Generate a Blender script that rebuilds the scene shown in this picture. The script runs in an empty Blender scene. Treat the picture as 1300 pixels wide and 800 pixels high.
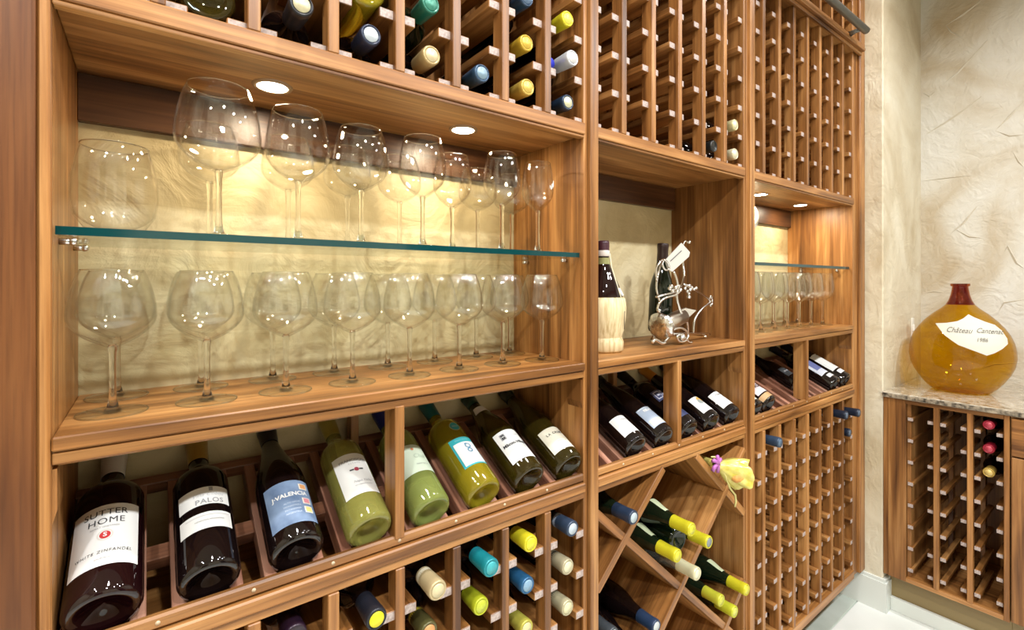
import bpy, bmesh, math, random
from mathutils import Vector, Matrix, Euler
random.seed(7)
PI = math.pi
scn = bpy.context.scene
COL = scn.collection

# ------------------------------------------------------------------ camera
F_PX, HOR, D, H = 613.0, 359.0, 0.75, 1.37          # focal (px of 1300), horizon row, distance to cabinet front, eye height
TH = math.atan(460 / 613.0)
cd = bpy.data.cameras.new('camera'); cam = bpy.data.objects.new('camera', cd); COL.objects.link(cam)
cam.location = (0, -D, H); cam.rotation_euler = (PI / 2, 0, -TH)
cd.sensor_width = 36; cd.sensor_fit = 'HORIZONTAL'; cd.lens = F_PX / 1300 * 36
cd.shift_y = -(400 - HOR) / 1300; cd.clip_start = 0.02
scn.camera = cam

# ------------------------------------------------------------------ light and exposure
scn.view_settings.view_transform = 'Standard'; scn.view_settings.look = 'None'
scn.view_settings.gamma = 1; scn.view_settings.use_curve_mapping = False
scn.view_settings.exposure = 0.12
CEIL_W, FAR_W, PUCK_W = 11.0, 30.0, 1.5        # ceiling lamps over the cabinets, ceiling lamps deeper in the room, puck lamps
wd = bpy.data.worlds.new('world'); scn.world = wd; wd.use_nodes = True
wd.node_tree.nodes['Background'].inputs[0].default_value = (0.9, 0.95, 1, 1)
wd.node_tree.nodes['Background'].inputs[1].default_value = 0.05
scn.cycles.max_bounces = 16; scn.cycles.transparent_max_bounces = 64
scn.cycles.transmission_bounces = 12; scn.cycles.glossy_bounces = 6; scn.cycles.diffuse_bounces = 4
scn.cycles.caustics_reflective = False; scn.cycles.caustics_refractive = False
scn.cycles.sample_clamp_indirect = 6

def pix(u, v, Y):                                   # a photo pixel carried to the depth Y it stands at
    t = (u - 650) / F_PX; w = (HOR - v) / F_PX
    s, c = math.sin(TH), math.cos(TH)
    k = (D + Y) / (c - t * s)
    return Vector(((s + t * c) * k, Y, H + w * k))

# ------------------------------------------------------------------ materials
def new_mat(name):
    m = bpy.data.materials.new(name); m.use_nodes = True
    nt = m.node_tree; return m, nt, nt.nodes['Principled BSDF']

def plain(name, col, rough=0.5, metal=0.0, spec=0.5, emit=None, strength=0, coat=0):
    m, nt, b = new_mat(name)
    b.inputs['Base Color'].default_value = (*col, 1); b.inputs['Roughness'].default_value = rough
    b.inputs['Metallic'].default_value = metal; b.inputs['Specular IOR Level'].default_value = spec
    b.inputs['Coat Weight'].default_value = coat
    if emit:
        b.inputs['Emission Color'].default_value = (*emit, 1); b.inputs['Emission Strength'].default_value = strength
    return m

def speckle(name, c0, c1, scale=60, rough=0.5, detail=4, bump=0.0, metal=0.0):
    m, nt, b = new_mat(name); L = nt.links
    tc = nt.nodes.new('ShaderNodeTexCoord'); n = nt.nodes.new('ShaderNodeTexNoise')
    n.inputs['Scale'].default_value = scale; n.inputs['Detail'].default_value = detail
    L.new(tc.outputs['Object'], n.inputs['Vector'])
    r = nt.nodes.new('ShaderNodeValToRGB'); r.color_ramp.elements[0].position = 0.35; r.color_ramp.elements[1].position = 0.65
    r.color_ramp.elements[0].color = (*c0, 1); r.color_ramp.elements[1].color = (*c1, 1)
    L.new(n.outputs['Fac'], r.inputs[0]); L.new(r.outputs[0], b.inputs['Base Color'])
    b.inputs['Roughness'].default_value = rough; b.inputs['Metallic'].default_value = metal
    if bump:
        bp = nt.nodes.new('ShaderNodeBump'); bp.inputs['Strength'].default_value = bump; bp.inputs['Distance'].default_value = 0.002
        L.new(n.outputs['Fac'], bp.inputs['Height']); L.new(bp.outputs[0], b.inputs['Normal'])
    return m

def wood(name, axis, dark, mid, light, rough=0.38, figure=16.0):
    m, nt, b = new_mat(name); L = nt.links; N = nt.nodes.new
    tc = N('ShaderNodeTexCoord'); oi = N('ShaderNodeObjectInfo')
    mul = N('ShaderNodeMath'); mul.operation = 'MULTIPLY'; mul.inputs[1].default_value = 37.0
    L.new(oi.outputs['Random'], mul.inputs[0])
    cmb = N('ShaderNodeCombineXYZ')
    for i in range(3): L.new(mul.outputs[0], cmb.inputs[i])
    add = N('ShaderNodeVectorMath'); add.operation = 'ADD'
    L.new(tc.outputs['Object'], add.inputs[0]); L.new(cmb.outputs[0], add.inputs[1])
    def grain(along, across, detail, dist):
        mp = N('ShaderNodeMapping'); sc = [across] * 3; sc['xyz'.index(axis)] = along
        mp.inputs['Scale'].default_value = sc; L.new(add.outputs[0], mp.inputs['Vector'])
        n = N('ShaderNodeTexNoise'); n.inputs['Scale'].default_value = 1.0; n.inputs['Detail'].default_value = detail
        n.inputs['Distortion'].default_value = dist; L.new(mp.outputs[0], n.inputs['Vector']); return n
    g1 = grain(1.6, figure, 5, 0.7); g2 = grain(6, 220, 2, 0.1); g3 = grain(2.0, 70, 3, 0.3)
    mx = N('ShaderNodeMix'); mx.data_type = 'FLOAT'; mx.inputs[0].default_value = 0.35
    L.new(g1.outputs['Fac'], mx.inputs[2]); L.new(g3.outputs['Fac'], mx.inputs[3])
    r = N('ShaderNodeValToRGB'); e = r.color_ramp.elements
    e[0].position = 0.34; e[0].color = (*dark, 1); e[1].position = 0.67; e[1].color = (*light, 1)
    k = e.new(0.5); k.color = (*mid, 1)
    L.new(mx.outputs[0], r.inputs[0])
    r2 = N('ShaderNodeValToRGB'); r2.color_ramp.elements[0].position = 0.3; r2.color_ramp.elements[1].position = 0.55
    r2.color_ramp.elements[0].color = (0.62, 0.58, 0.55, 1); r2.color_ramp.elements[1].color = (1, 1, 1, 1)
    L.new(g2.outputs['Fac'], r2.inputs[0])
    mm = N('ShaderNodeMix'); mm.data_type = 'RGBA'; mm.blend_type = 'MULTIPLY'; mm.inputs[0].default_value = 0.75
    L.new(r.outputs[0], mm.inputs[6]); L.new(r2.outputs[0], mm.inputs[7])
    hs = N('ShaderNodeHueSaturation')                       # each board its own tone
    mr = N('ShaderNodeMapRange'); mr.inputs['To Min'].default_value = 0.86; mr.inputs['To Max'].default_value = 1.14
    L.new(oi.outputs['Random'], mr.inputs['Value']); L.new(mr.outputs[0], hs.inputs['Value'])
    L.new(mm.outputs[2], hs.inputs['Color']); L.new(hs.outputs[0], b.inputs['Base Color'])
    b.inputs['Roughness'].default_value = rough; b.inputs['Specular IOR Level'].default_value = 0.45
    bp = N('ShaderNodeBump'); bp.inputs['Strength'].default_value = 0.12; bp.inputs['Distance'].default_value = 0.0006
    L.new(g2.outputs['Fac'], bp.inputs['Height']); L.new(bp.outputs[0], b.inputs['Normal'])
    return m

WD, WM, WL = (0.080, 0.027, 0.006), (0.285, 0.120, 0.032), (0.51, 0.258, 0.088)
W = {a: wood('walnut_' + a, a, WD, WM, WL) for a in 'xyz'}
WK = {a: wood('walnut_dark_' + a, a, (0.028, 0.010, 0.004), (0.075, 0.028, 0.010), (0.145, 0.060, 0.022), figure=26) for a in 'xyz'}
WR = {a: wood('walnut_red_' + a, a, (0.08, 0.028, 0.014), (0.19, 0.078, 0.040), (0.30, 0.135, 0.075)) for a in 'xyz'}
WC = wood('cradle_mahogany', 'y', (0.15, 0.055, 0.032), (0.34, 0.155, 0.098), (0.47, 0.26, 0.18), 0.32)
ENDG = speckle('end_grain', (0.31, 0.24, 0.215), (0.49, 0.41, 0.38), 260, 0.55)

def plaster(name, c0, c1, c2, bump=0.5):
    m, nt, b = new_mat(name); L = nt.links; N = nt.nodes.new
    tc = N('ShaderNodeTexCoord')
    n = N('ShaderNodeTexNoise'); n.inputs['Scale'].default_value = 2.4; n.inputs['Detail'].default_value = 8; n.inputs['Distortion'].default_value = 1.2
    L.new(tc.outputs['Object'], n.inputs['Vector'])
    r = N('ShaderNodeValToRGB'); e = r.color_ramp.elements
    e[0].position = 0.32; e[0].color = (*c0, 1); e[1].position = 0.70; e[1].color = (*c2, 1); k = e.new(0.5); k.color = (*c1, 1)
    L.new(n.outputs['Fac'], r.inputs[0]); L.new(r.outputs[0], b.inputs['Base Color'])
    # overlapping trowel strokes: stretched, rotated cells with raised lips, and fine drag marks
    mp = N('ShaderNodeMapping'); mp.inputs['Rotation'].default_value = (0.6, 0.7, 0.5); mp.inputs['Scale'].default_value = (3.2, 7.5, 5.5)
    L.new(tc.outputs['Object'], mp.inputs['Vector'])
    nd = N('ShaderNodeTexNoise'); nd.inputs['Scale'].default_value = 1.6; nd.inputs['Detail'].default_value = 3
    L.new(mp.outputs[0], nd.inputs['Vector'])
    av = N('ShaderNodeVectorMath'); av.operation = 'ADD'; L.new(mp.outputs[0], av.inputs[0])
    sv = N('ShaderNodeVectorMath'); sv.operation = 'SCALE'; sv.inputs['Scale'].default_value = 1.1
    L.new(nd.outputs['Color'], sv.inputs[0]); L.new(sv.outputs[0], av.inputs[1])
    vo = N('ShaderNodeTexVoronoi'); vo.feature = 'F1'; vo.inputs['Scale'].default_value = 0.9
    L.new(av.outputs[0], vo.inputs['Vector'])
    mp2 = N('ShaderNodeMapping'); mp2.inputs['Rotation'].default_value = (0.6, 0.7, 0.5); mp2.inputs['Scale'].default_value = (4, 46, 30)
    L.new(tc.outputs['Object'], mp2.inputs['Vector'])
    n3 = N('ShaderNodeTexNoise'); n3.inputs['Scale'].default_value = 1; n3.inputs['Detail'].default_value = 4; n3.inputs['Distortion'].default_value = 0.8
    L.new(mp2.outputs[0], n3.inputs['Vector'])
    n4 = N('ShaderNodeTexNoise'); n4.inputs['Scale'].default_value = 9; n4.inputs['Detail'].default_value = 7; n4.inputs['Distortion'].default_value = 2.2
    L.new(tc.outputs['Object'], n4.inputs['Vector'])
    sr = N('ShaderNodeSeparateColor'); L.new(vo.outputs['Color'], sr.inputs[0])
    a1 = N('ShaderNodeMath'); a1.operation = 'MULTIPLY_ADD'; a1.inputs[1].default_value = 0.35
    L.new(sr.outputs[0], a1.inputs[0])
    a2 = N('ShaderNodeMath'); a2.operation = 'MULTIPLY_ADD'; a2.inputs[1].default_value = 0.45
    L.new(n3.outputs['Fac'], a2.inputs[0])
    a3 = N('ShaderNodeMath'); a3.operation = 'MULTIPLY'; a3.inputs[1].default_value = 1.4
    L.new(n4.outputs['Fac'], a3.inputs[0]); L.new(a3.outputs[0], a2.inputs[2]); L.new(a2.outputs[0], a1.inputs[2])
    bp = N('ShaderNodeBump'); bp.inputs['Strength'].default_value = bump; bp.inputs['Distance'].default_value = 0.006
    L.new(a1.outputs[0], bp.inputs['Height']); L.new(bp.outputs[0], b.inputs['Normal'])
    b.inputs['Roughness'].default_value = 0.55
    return m
PLASTER_CREAM = plaster('plaster_cream', (0.42, 0.32, 0.155), (0.58, 0.475, 0.265), (0.71, 0.62, 0.40), 0.7)
PLASTER_GREY = plaster('plaster_grey', (0.40, 0.315, 0.20), (0.54, 0.50, 0.42), (0.61, 0.60, 0.56), 0.75)

PLASTER_PALE = plaster('plaster_pale', (0.46, 0.38, 0.25), (0.60, 0.535, 0.40), (0.69, 0.645, 0.52), 0.6)

def thin_glass(name, tint=(0.985, 0.99, 0.985), ior=1.5, edge=1.0, rough=0.0):
    m = bpy.data.materials.new(name); m.use_nodes = True; nt = m.node_tree; nt.nodes.clear(); N = nt.nodes.new; L = nt.links
    out = N('ShaderNodeOutputMaterial'); mix = N('ShaderNodeMixShader')
    tr = N('ShaderNodeBsdfTransparent'); tr.inputs[0].default_value = (*tint, 1)
    gl = N('ShaderNodeBsdfGlossy'); gl.inputs['Roughness'].default_value = rough
    fr = N('ShaderNodeLayerWeight'); fr.inputs['Blend'].default_value = 0.5          # Schlick reflectance, alike from both sides of the wall
    pw = N('ShaderNodeMath'); pw.operation = 'POWER'; pw.inputs[1].default_value = 4.6
    L.new(fr.outputs['Facing'], pw.inputs[0])
    f0 = ((ior - 1) / (ior + 1)) ** 2
    mu = N('ShaderNodeMath'); mu.operation = 'MULTIPLY_ADD'; mu.inputs[1].default_value = (0.75 - f0) * edge; mu.inputs[2].default_value = f0 * edge; mu.use_clamp = True
    L.new(pw.outputs[0], mu.inputs[0]); L.new(mu.outputs[0], mix.inputs[0])
    L.new(tr.outputs[0], mix.inputs[1]); L.new(gl.outputs[0], mix.inputs[2]); L.new(mix.outputs[0], out.inputs[0])
    return m
m, nt, b = new_mat('solid_crystal'); STEM = m
b.inputs['Transmission Weight'].default_value = 1; b.inputs['Roughness'].default_value = 0.0; b.inputs['IOR'].default_value = 1.45
b.inputs['Base Color'].default_value = (0.97, 0.98, 0.97, 1)
GLASS = thin_glass('crystal', (0.988, 0.99, 0.985), 1.5, 1.25)
RIM = STEM
GLASS_FOOT = thin_glass('crystal_foot', (0.975, 0.985, 0.965), 1.5, 0.55)
GLASS_SHEET = thin_glass('sheet_glass', (0.95, 0.98, 0.96), 1.5)
AMBER = thin_glass('amber_glass', (0.84, 0.62, 0.05), 1.45)
AMBER_NECK = thin_glass('amber_neck_glass', (0.66, 0.30, 0.05), 1.45)
CELLO = thin_glass('yellow_cellophane', (0.95, 0.88, 0.35), 1.5, 2.0, 0.12)
EDGE = plain('green_glass_edge', (0.002, 0.040, 0.042), 0.10, 0, 0.5)

def bottle_glass(name, col, trans, rough=0.04):
    m, nt, b = new_mat(name); b.inputs['Base Color'].default_value = (*col, 1)
    b.inputs['Roughness'].default_value = rough; b.inputs['IOR'].default_value = 1.45
    b.inputs['Transmission Weight'].default_value = trans; b.inputs['Specular IOR Level'].default_value = 0.6
    return m
BG = dict(
    black=bottle_glass('wine_dark_glass', (0.005, 0.0025, 0.0025), 0.0, 0.02),
    red=bottle_glass('red_wine_glass', (0.009, 0.002, 0.0025), 0.0, 0.02),
    green=bottle_glass('dark_green_glass', (0.004, 0.009, 0.004), 0.0, 0.02),
    olive=bottle_glass('olive_glass', (0.15, 0.105, 0.014), 0.86, 0.02),
    gold=bottle_glass('golden_wine_glass', (0.95, 0.76, 0.04), 0.82, 0.02),
    lime=bottle_glass('lime_wine_glass', (0.80, 0.95, 0.24), 0.82, 0.02),
    straw=bottle_glass('straw_wine_glass', (0.90, 0.86, 0.20), 0.82, 0.02),
    clear=bottle_glass('clear_bottle_glass', (0.75, 0.78, 0.70), 0.9))
_pm = {}
def paint(col, rough=0.45, metal=0.0):
    key = (tuple(round(c, 3) for c in col), rough, metal)
    if key not in _pm: _pm[key] = plain('colour_%d' % len(_pm), col, rough, metal)
    return _pm[key]
PAPER = paint((0.74, 0.73, 0.70), 0.6); INK = paint((0.02, 0.02, 0.025), 0.6); GREYINK = paint((0.30, 0.30, 0.31), 0.6)
SILVER = plain('polished_silver', (0.78, 0.77, 0.75), 0.16, 1.0)
CHROME = plain('chrome', (0.7, 0.7, 0.7), 0.12, 1.0)
STEEL = plain('dark_grey_steel', (0.16, 0.16, 0.145), 0.38, 0.7)
LENS = plain('lamp_lens', (1, 0.95, 0.85), 0.5, emit=(1.0, 0.90, 0.72), strength=30)
LENS_C = plain('ceiling_lamp_lens', (0.9, 0.9, 0.88), 0.5)
WHITE = plain('white_trim_paint', (0.66, 0.69, 0.65), 0.4)

# ------------------------------------------------------------------ mesh helpers
class MB:
    def __init__(self): self.v = []; self.f = []; self.m = []; self.s = []
    def add(self, vs, fs, mi=0, smooth=False):
        o = len(self.v); self.v += [tuple(p) for p in vs]
        for f in fs: self.f.append([o + i for i in f]); self.m.append(mi); self.s.append(smooth)
        return self
    def box(self, x0, x1, y0, y1, z0, z1, mi=0, ch=0.0, front=None):
        bm = bmesh.new(); bmesh.ops.create_cube(bm, size=1)
        for q in bm.verts:
            q.co = Vector(((x0 + x1) / 2 + q.co.x * (x1 - x0), (y0 + y1) / 2 + q.co.y * (y1 - y0), (z0 + z1) / 2 + q.co.z * (z1 - z0)))
        if ch: bmesh.ops.bevel(bm, geom=list(bm.edges), offset=ch, segments=1, affect='EDGES')
        bm.normal_update(); bm.verts.index_update()
        o = len(self.v); self.v += [tuple(q.co) for q in bm.verts]
        for f in bm.faces:
            self.f.append([o + q.index for q in f.verts]); self.s.append(False)
            self.m.append(front if (front is not None and f.normal.y < -0.9) else mi)
        bm.free(); return self
    def lathe(self, prof, seg=32, mi=0, smooth=True, wave=None):
        n = len(prof); vs = []; fs = []
        for r, z in prof:
            for k in range(seg):
                a = 2 * PI * k / seg; rr = r * (1 if wave is None else wave(a, z))
                vs.append((rr * math.cos(a), rr * math.sin(a), z))
        for i in range(n - 1):
            for k in range(seg):
                k2 = (k + 1) % seg; fs.append((i * seg + k, i * seg + k2, (i + 1) * seg + k2, (i + 1) * seg + k))
        return self.add(vs, fs, mi, smooth)
    def tube(self, pts, r, seg=8, mi=0, close=True):
        pts = [Vector(p) for p in pts]; rad = r if isinstance(r, (list, tuple)) else [r] * len(pts)
        vs = []; fs = []; prev = None
        for i, p in enumerate(pts):
            t = (pts[min(i + 1, len(pts) - 1)] - pts[max(i - 1, 0)]).normalized()
            if prev is None: n = t.orthogonal().normalized()
            else: n = (prev - t * prev.dot(t)); n = n.normalized() if n.length > 1e-6 else t.orthogonal().normalized()
            prev = n; bb = t.cross(n)
            for k in range(seg):
                a = 2 * PI * k / seg; vs.append(p + (n * math.cos(a) + bb * math.sin(a)) * rad[i])
        for i in range(len(pts) - 1):
            for k in range(seg):
                k2 = (k + 1) % seg; fs.append((i * seg + k, i * seg + k2, (i + 1) * seg + k2, (i + 1) * seg + k))
        if close: fs.append(tuple(range(seg))[::-1]); fs.append(tuple((len(pts) - 1) * seg + k for k in range(seg)))
        return self.add(vs, fs, mi, True)
    def ball(self, c, r, mi=0, sc=(1, 1, 1), seg=14):
        prof = [(max(1e-5, math.sin(PI * i / 8)) * r, -math.cos(PI * i / 8) * r) for i in range(9)]
        o = len(self.v); self.lathe(prof, seg, mi)
        for i in range(o, len(self.v)):
            p = self.v[i]; self.v[i] = (c[0] + p[0] * sc[0], c[1] + p[1] * sc[1], c[2] + p[2] * sc[2])
        return self
    def prism(self, poly, y0, y1, mi=0):                        # polygon in (x, z), extruded along y
        n = len(poly); vs = [(x, y0, z) for x, z in poly] + [(x, y1, z) for x, z in poly]
        fs = [tuple(range(n)), tuple(range(n, 2 * n))[::-1]] + [(i, i + n, (i + 1) % n + n, (i + 1) % n) for i in range(n)]
        return self.add(vs, fs, mi)
    def mesh(self, name, mats, origin=None):
        me = bpy.data.meshes.new(name)
        o = Vector(origin) if origin is not None else Vector((0, 0, 0))
        me.from_pydata([Vector(p) - o for p in self.v], [], self.f)
        for mt in (mats if isinstance(mats, (list, tuple)) else [mats]): me.materials.append(mt)
        for p, mi, s in zip(me.polygons, self.m, self.s): p.material_index = mi; p.use_smooth = s
        bm = bmesh.new(); bm.from_mesh(me); bmesh.ops.recalc_face_normals(bm, faces=bm.faces); bm.to_mesh(me); bm.free()
        me.update(); return me
    def center(self):
        lo = [min(p[i] for p in self.v) for i in range(3)]; hi = [max(p[i] for p in self.v) for i in range(3)]
        return Vector([(a + b) / 2 for a, b in zip(lo, hi)])
    def build(self, name, mats, parent=None, world=True):
        """one object, its origin at its middle; verts in world axes (world) or in the parent's own axes"""
        c = self.center(); o = bpy.data.objects.new(name, self.mesh(name, mats, c)); COL.objects.link(o)
        if parent is None: o.location = c
        else:
            o.parent = parent
            o.location = c - wloc(parent) if world else c
        return o

def wloc(o):
    p = Vector(o.location)
    while o.parent: o = o.parent; p += o.location
    return p
def box(name, x0, x1, y0, y1, z0, z1, mat, parent=None, ch=0.0012, front=None):
    mats = [mat] if front is None else [mat, front]
    return MB().box(x0, x1, y0, y1, z0, z1, 0, ch, None if front is None else 1).build(name, mats, parent)
def tag(o, label=None, cat=None, group=None, kind=None):
    for k, v in (('label', label), ('category', cat), ('group', group), ('kind', kind)):
        if v: o[k] = v
    return o
def empty(name, loc, label=None, cat=None, group=None, rot=(0, 0, 0)):
    o = bpy.data.objects.new(name, None); COL.objects.link(o); o.location = loc; o.rotation_euler = rot
    o.empty_display_size = 0.03
    return tag(o, label, cat, group)
def struct(o): return tag(o, kind='structure')
def inst(name, me, parent, loc, rot=(0, 0, 0)):
    o = bpy.data.objects.new(name, me); COL.objects.link(o); o.parent = parent; o.location = loc; o.rotation_euler = rot; return o

# ------------------------------------------------------------------ the room
BACK = 0.262                                          # plaster face behind the cabinets
WX = 2.4508                                           # face of the end wall
NX = 2.9913                                           # back of the niche over the counter
struct(box('floor', -1.7, 3.2, -2.7, 0.4, -0.06, -0.004, plain('tile_joint', (0.50, 0.54, 0.49), 0.7), ch=0))
fl = bpy.data.objects['floor']
TILE = speckle('pale_floor_tile', (0.66, 0.68, 0.64), (0.76, 0.77, 0.74), 3.0, 0.22, 6)
TILE_B = speckle('grey_green_border_tile', (0.42, 0.47, 0.41), (0.55, 0.60, 0.54), 5.0, 0.25, 6)
for i in range(9):                                    # border strip along the cabinet foot
    box('border_tile', -1.62 + i * 0.457, -1.62 + i * 0.457 + 0.454, 0.022, 0.20, -0.02, 0.0, TILE_B, fl, 0.001)
for i in range(9):
    for j in range(6):
        box('floor_tile', -1.62 + i * 0.457, -1.62 + i * 0.457 + 0.454, 0.018 - (j + 1) * 0.457 + 0.003, 0.018 - j * 0.457, -0.02, 0.0, TILE, fl, 0.001)
struct(box('wall_back', -1.7, WX, BACK, BACK + 0.1, 0, 2.8, PLASTER_CREAM, ch=0))
struct(box('wall_right', WX, 3.2, -0.067, BACK + 0.1, 0, 2.8, PLASTER_PALE, ch=0.004))
struct(box('wall_niche', NX, 3.2, -2.6, -0.067, 0, 2.8, PLASTER_GREY, ch=0))
struct(box('wall_left', -1.7, -1.6, -2.6, BACK, 0, 2.8, PLASTER_PALE, ch=0))
wf = MB()                                             # wall behind the camera; its door and window are added for daylight, but unlit
for a in ((-1.7, -1.0, 0, 2.8), (-1.0, -0.1, 0, 0.85), (-1.0, -0.1, 2.05, 2.8), (-0.1, 1.55, 0, 2.8), (1.55, 2.75, 2.1, 2.8), (2.75, 3.2, 0, 2.8)): wf.box(a[0], a[1], -2.7, -2.6, a[2], a[3])
struct(wf.build('wall_front', PLASTER_PALE))
def opening(name, x0, x1, z0, z1, cols, rows_):
    fr_ = MB()
    for a in ((x0, x0 + 0.06, z0, z1), (x1 - 0.06, x1, z0, z1), (x0, x1, z0, z0 + 0.06), (x0, x1, z1 - 0.06, z1)): fr_.box(a[0], a[1], -2.67, -2.62, a[2], a[3])
    for i in range(1, cols): x = x0 + (x1 - x0) * i / cols; fr_.box(x - 0.012, x + 0.012, -2.66, -2.63, z0, z1)
    for i in range(1, rows_): z = z0 + (z1 - z0) * i / rows_; fr_.box(x0, x1, -2.66, -2.63, z - 0.012, z + 0.012)
    d = struct(fr_.build(name, WK['z'])); box('pane', x0 + 0.05, x1 - 0.05, -2.648, -2.642, z0 + 0.05, z1 - 0.05, thin_glass('window_glass_' + name), d, ch=0)
opening('added_door_1', 1.55, 2.75, 0.0, 2.1, 2, 1); opening('added_window_1', -1.0, -0.1, 0.85, 2.05, 2, 2)  # unseen openings, added to let daylight in; no light stands behind them
struct(box('ceiling', -1.7, 3.2, -2.7, BACK + 0.1, 2.8, 2.88, plain('ceiling_paint', (0.62, 0.58, 0.50), 0.7), ch=0))
wn = bpy.data.objects['wall_niche']
def on_niche(u, v):
    t = (u - 650) / F_PX; w = (HOR - v) / F_PX; sn, cs = math.sin(TH), math.cos(TH); k_ = NX / (sn + t * cs)
    return Vector((NX, (cs - t * sn) * k_ - D, H + w * k_))
for pts, wdt in (([(1201, 32), (1222, 18), (1246, 0)], 0.010), ([(1201, 32), (1208, 40), (1222, 48)], 0.007), ([(1196, 108), (1215, 92), (1234, 72), (1254, 50)], 0.009), ([(1176, 170), (1198, 156), (1216, 144), (1246, 122)], 0.010),
                 ([(1264, 165), (1280, 148), (1300, 128)], 0.010), ([(1264, 166), (1282, 172), (1300, 171)], 0.008), ([(1286, 192), (1294, 205), (1300, 212)], 0.008), ([(1172, 118), (1180, 122), (1187, 116)], 0.005),
                 ([(1269, 132), (1274, 138)], 0.006), ([(1205, 298), (1222, 283), (1240, 262)], 0.010), ([(1274, 320), (1280, 312), (1292, 334), (1300, 340)], 0.010), ([(1212, 290), (1230, 300), (1248, 302)], 0.007),
                 ([(1172, 372), (1186, 370), (1198, 371)], 0.005), ([(1268, 395), (1274, 384), (1300, 380)], 0.007), ([(1170, 230), (1200, 226), (1240, 222)], 0.004), ([(1240, 470), (1262, 462), (1300, 460)], 0.006), ([(1285, 430), (1300, 428)], 0.006)):
    P_ = [on_niche(*q) for q in pts]; vs = []; n_ = len(P_)
    for i_, q in enumerate(P_):
        t_ = (P_[min(i_ + 1, n_ - 1)] - P_[max(i_ - 1, 0)]).normalized(); nn = Vector((0, -t_.z, t_.y)); e_ = 0.25 if i_ in (0, n_ - 1) else 1.0
        vs += [q + nn * wdt * e_ + Vector((0.001, 0, 0)), q + nn * wdt * 0.12 + Vector((-0.0035 * e_, 0, 0)), q - nn * 0.0016 + Vector((0.001, 0, 0))]
    fs = [f_ for i_ in range(n_ - 1) for f_ in ((3 * i_, 3 * i_ + 1, 3 * i_ + 4, 3 * i_ + 3), (3 * i_ + 1, 3 * i_ + 2, 3 * i_ + 5, 3 * i_ + 4))]
    MB().add(vs, fs, 0, False).build('trowel_ridge', PLASTER_GREY, wn)
bb = MB().box(WX - 0.016, WX, -0.067, 0.085, 0, 0.122).box(WX - 0.011, WX, -0.067, 0.085, 0.122, 0.135)
bb.box(WX - 0.016, WX + 0.05, -0.083, -0.067, 0, 0.122).box(WX - 0.011, WX + 0.05, -0.078, -0.067, 0.122, 0.135)
struct(bb.build('baseboard_right', WHITE))
struct(box('baseboard_niche', WX + 0.034, WX + 0.05, -2.3, -0.083, 0, 0.055, WHITE))

def ceiling_lamp(x, y, power, col, n):
    o = empty('ceiling_downlight', (x, y, 2.8), 'round recessed white downlight in the ceiling of the cellar', 'downlight', 'ceiling downlights')
    t = MB().lathe([(0.058, 0.0), (0.058, -0.006), (0.08, -0.008), (0.086, 0.0)], 28)
    t.build('trim_ring', WHITE, o, False)
    MB().lathe([(0.0001, -0.003), (0.058, -0.003)], 28).build('lens', LENS_C, o, False)
    l = bpy.data.lights.new('downlight_lamp_%d_offscreen' % n, 'AREA'); l.shape = 'DISK'; l.size = 0.12; l.energy = power; l.color = col; l.spread = PI * 0.9
    q = bpy.data.objects.new('downlight_lamp_%d_offscreen' % n, l); COL.objects.link(q); q.parent = o; q.location = (0, 0, -0.012)
for n_, (x, y) in enumerate([(x, y) for y in (-0.40, -1.45) for x in (-0.75, 0.35, 1.25, 2.15)]):
    if y > -1: ceiling_lamp(x, y, CEIL_W * (0.6 if x > 2 else 0.5 if x > 1 else 1.0), (1.0, 0.95, 0.90), n_ + 1)
    else: ceiling_lamp(x, y, FAR_W, (0.95, 0.98, 1.0), n_ + 1)          # the cool lights seen in the feet of the display bottles

def puck(x, y, z, label):
    o = empty('puck_light', (x, y, z), label, 'light', 'puck lights')
    MB().lathe([(0.0235, 0.0), (0.0235, -0.003), (0.029, -0.0035), (0.031, 0.0)], 28).build('trim_ring', paint((0.30, 0.18, 0.09), 0.4), o, False)
    MB().lathe([(0.0001, -0.0022), (0.0235, -0.0022)], 28).build('lens', LENS, o, False)
    l = bpy.data.lights.new('puck_lamp', 'AREA'); l.shape = 'DISK'; l.size = 0.04; l.energy = PUCK_W; l.color = (1.0, 0.84, 0.60)
    q = bpy.data.objects.new('puck_lamp', l); COL.objects.link(q); q.parent = o; q.location = (0, 0, -0.005)

# ------------------------------------------------------------------ the wine cabinets
ZA0, ZA1 = 1.695, 1.7205                              # board under the upper rack
ZB0, ZB1 = 1.1775, 1.194                              # stemware shelf
ZT0, ZT1 = 2.330, 2.365                               # board under the top rack
ZC = 0.9312                                           # rail below the display row
ZBASE = 0.1757
TOP = 2.72
RAIL_U = [1.733 + 0.0895 * k for k in range(7)]
RAIL_T = [ZT1 + 0.018 + 0.0895 * k for k in range(4)]
RAIL_L = [0.8275 - 0.0876 * k for k in range(8)]
SW = 0.0165                                           # slat width

def rail_mesh(x0, x1):
    return MB().box(x0, x1, -0.1175, 0.1175, -0.0165, 0.0, 0, 0.0012, 1).mesh('rack_rail', [W['y'], ENDG])
RM_FULL = rail_mesh(-SW / 2 - 0.0235, SW / 2 + 0.0235)
RM_L = rail_mesh(-0.0235, 0.0); RM_R = rail_mesh(0.0, 0.0235)

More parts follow.
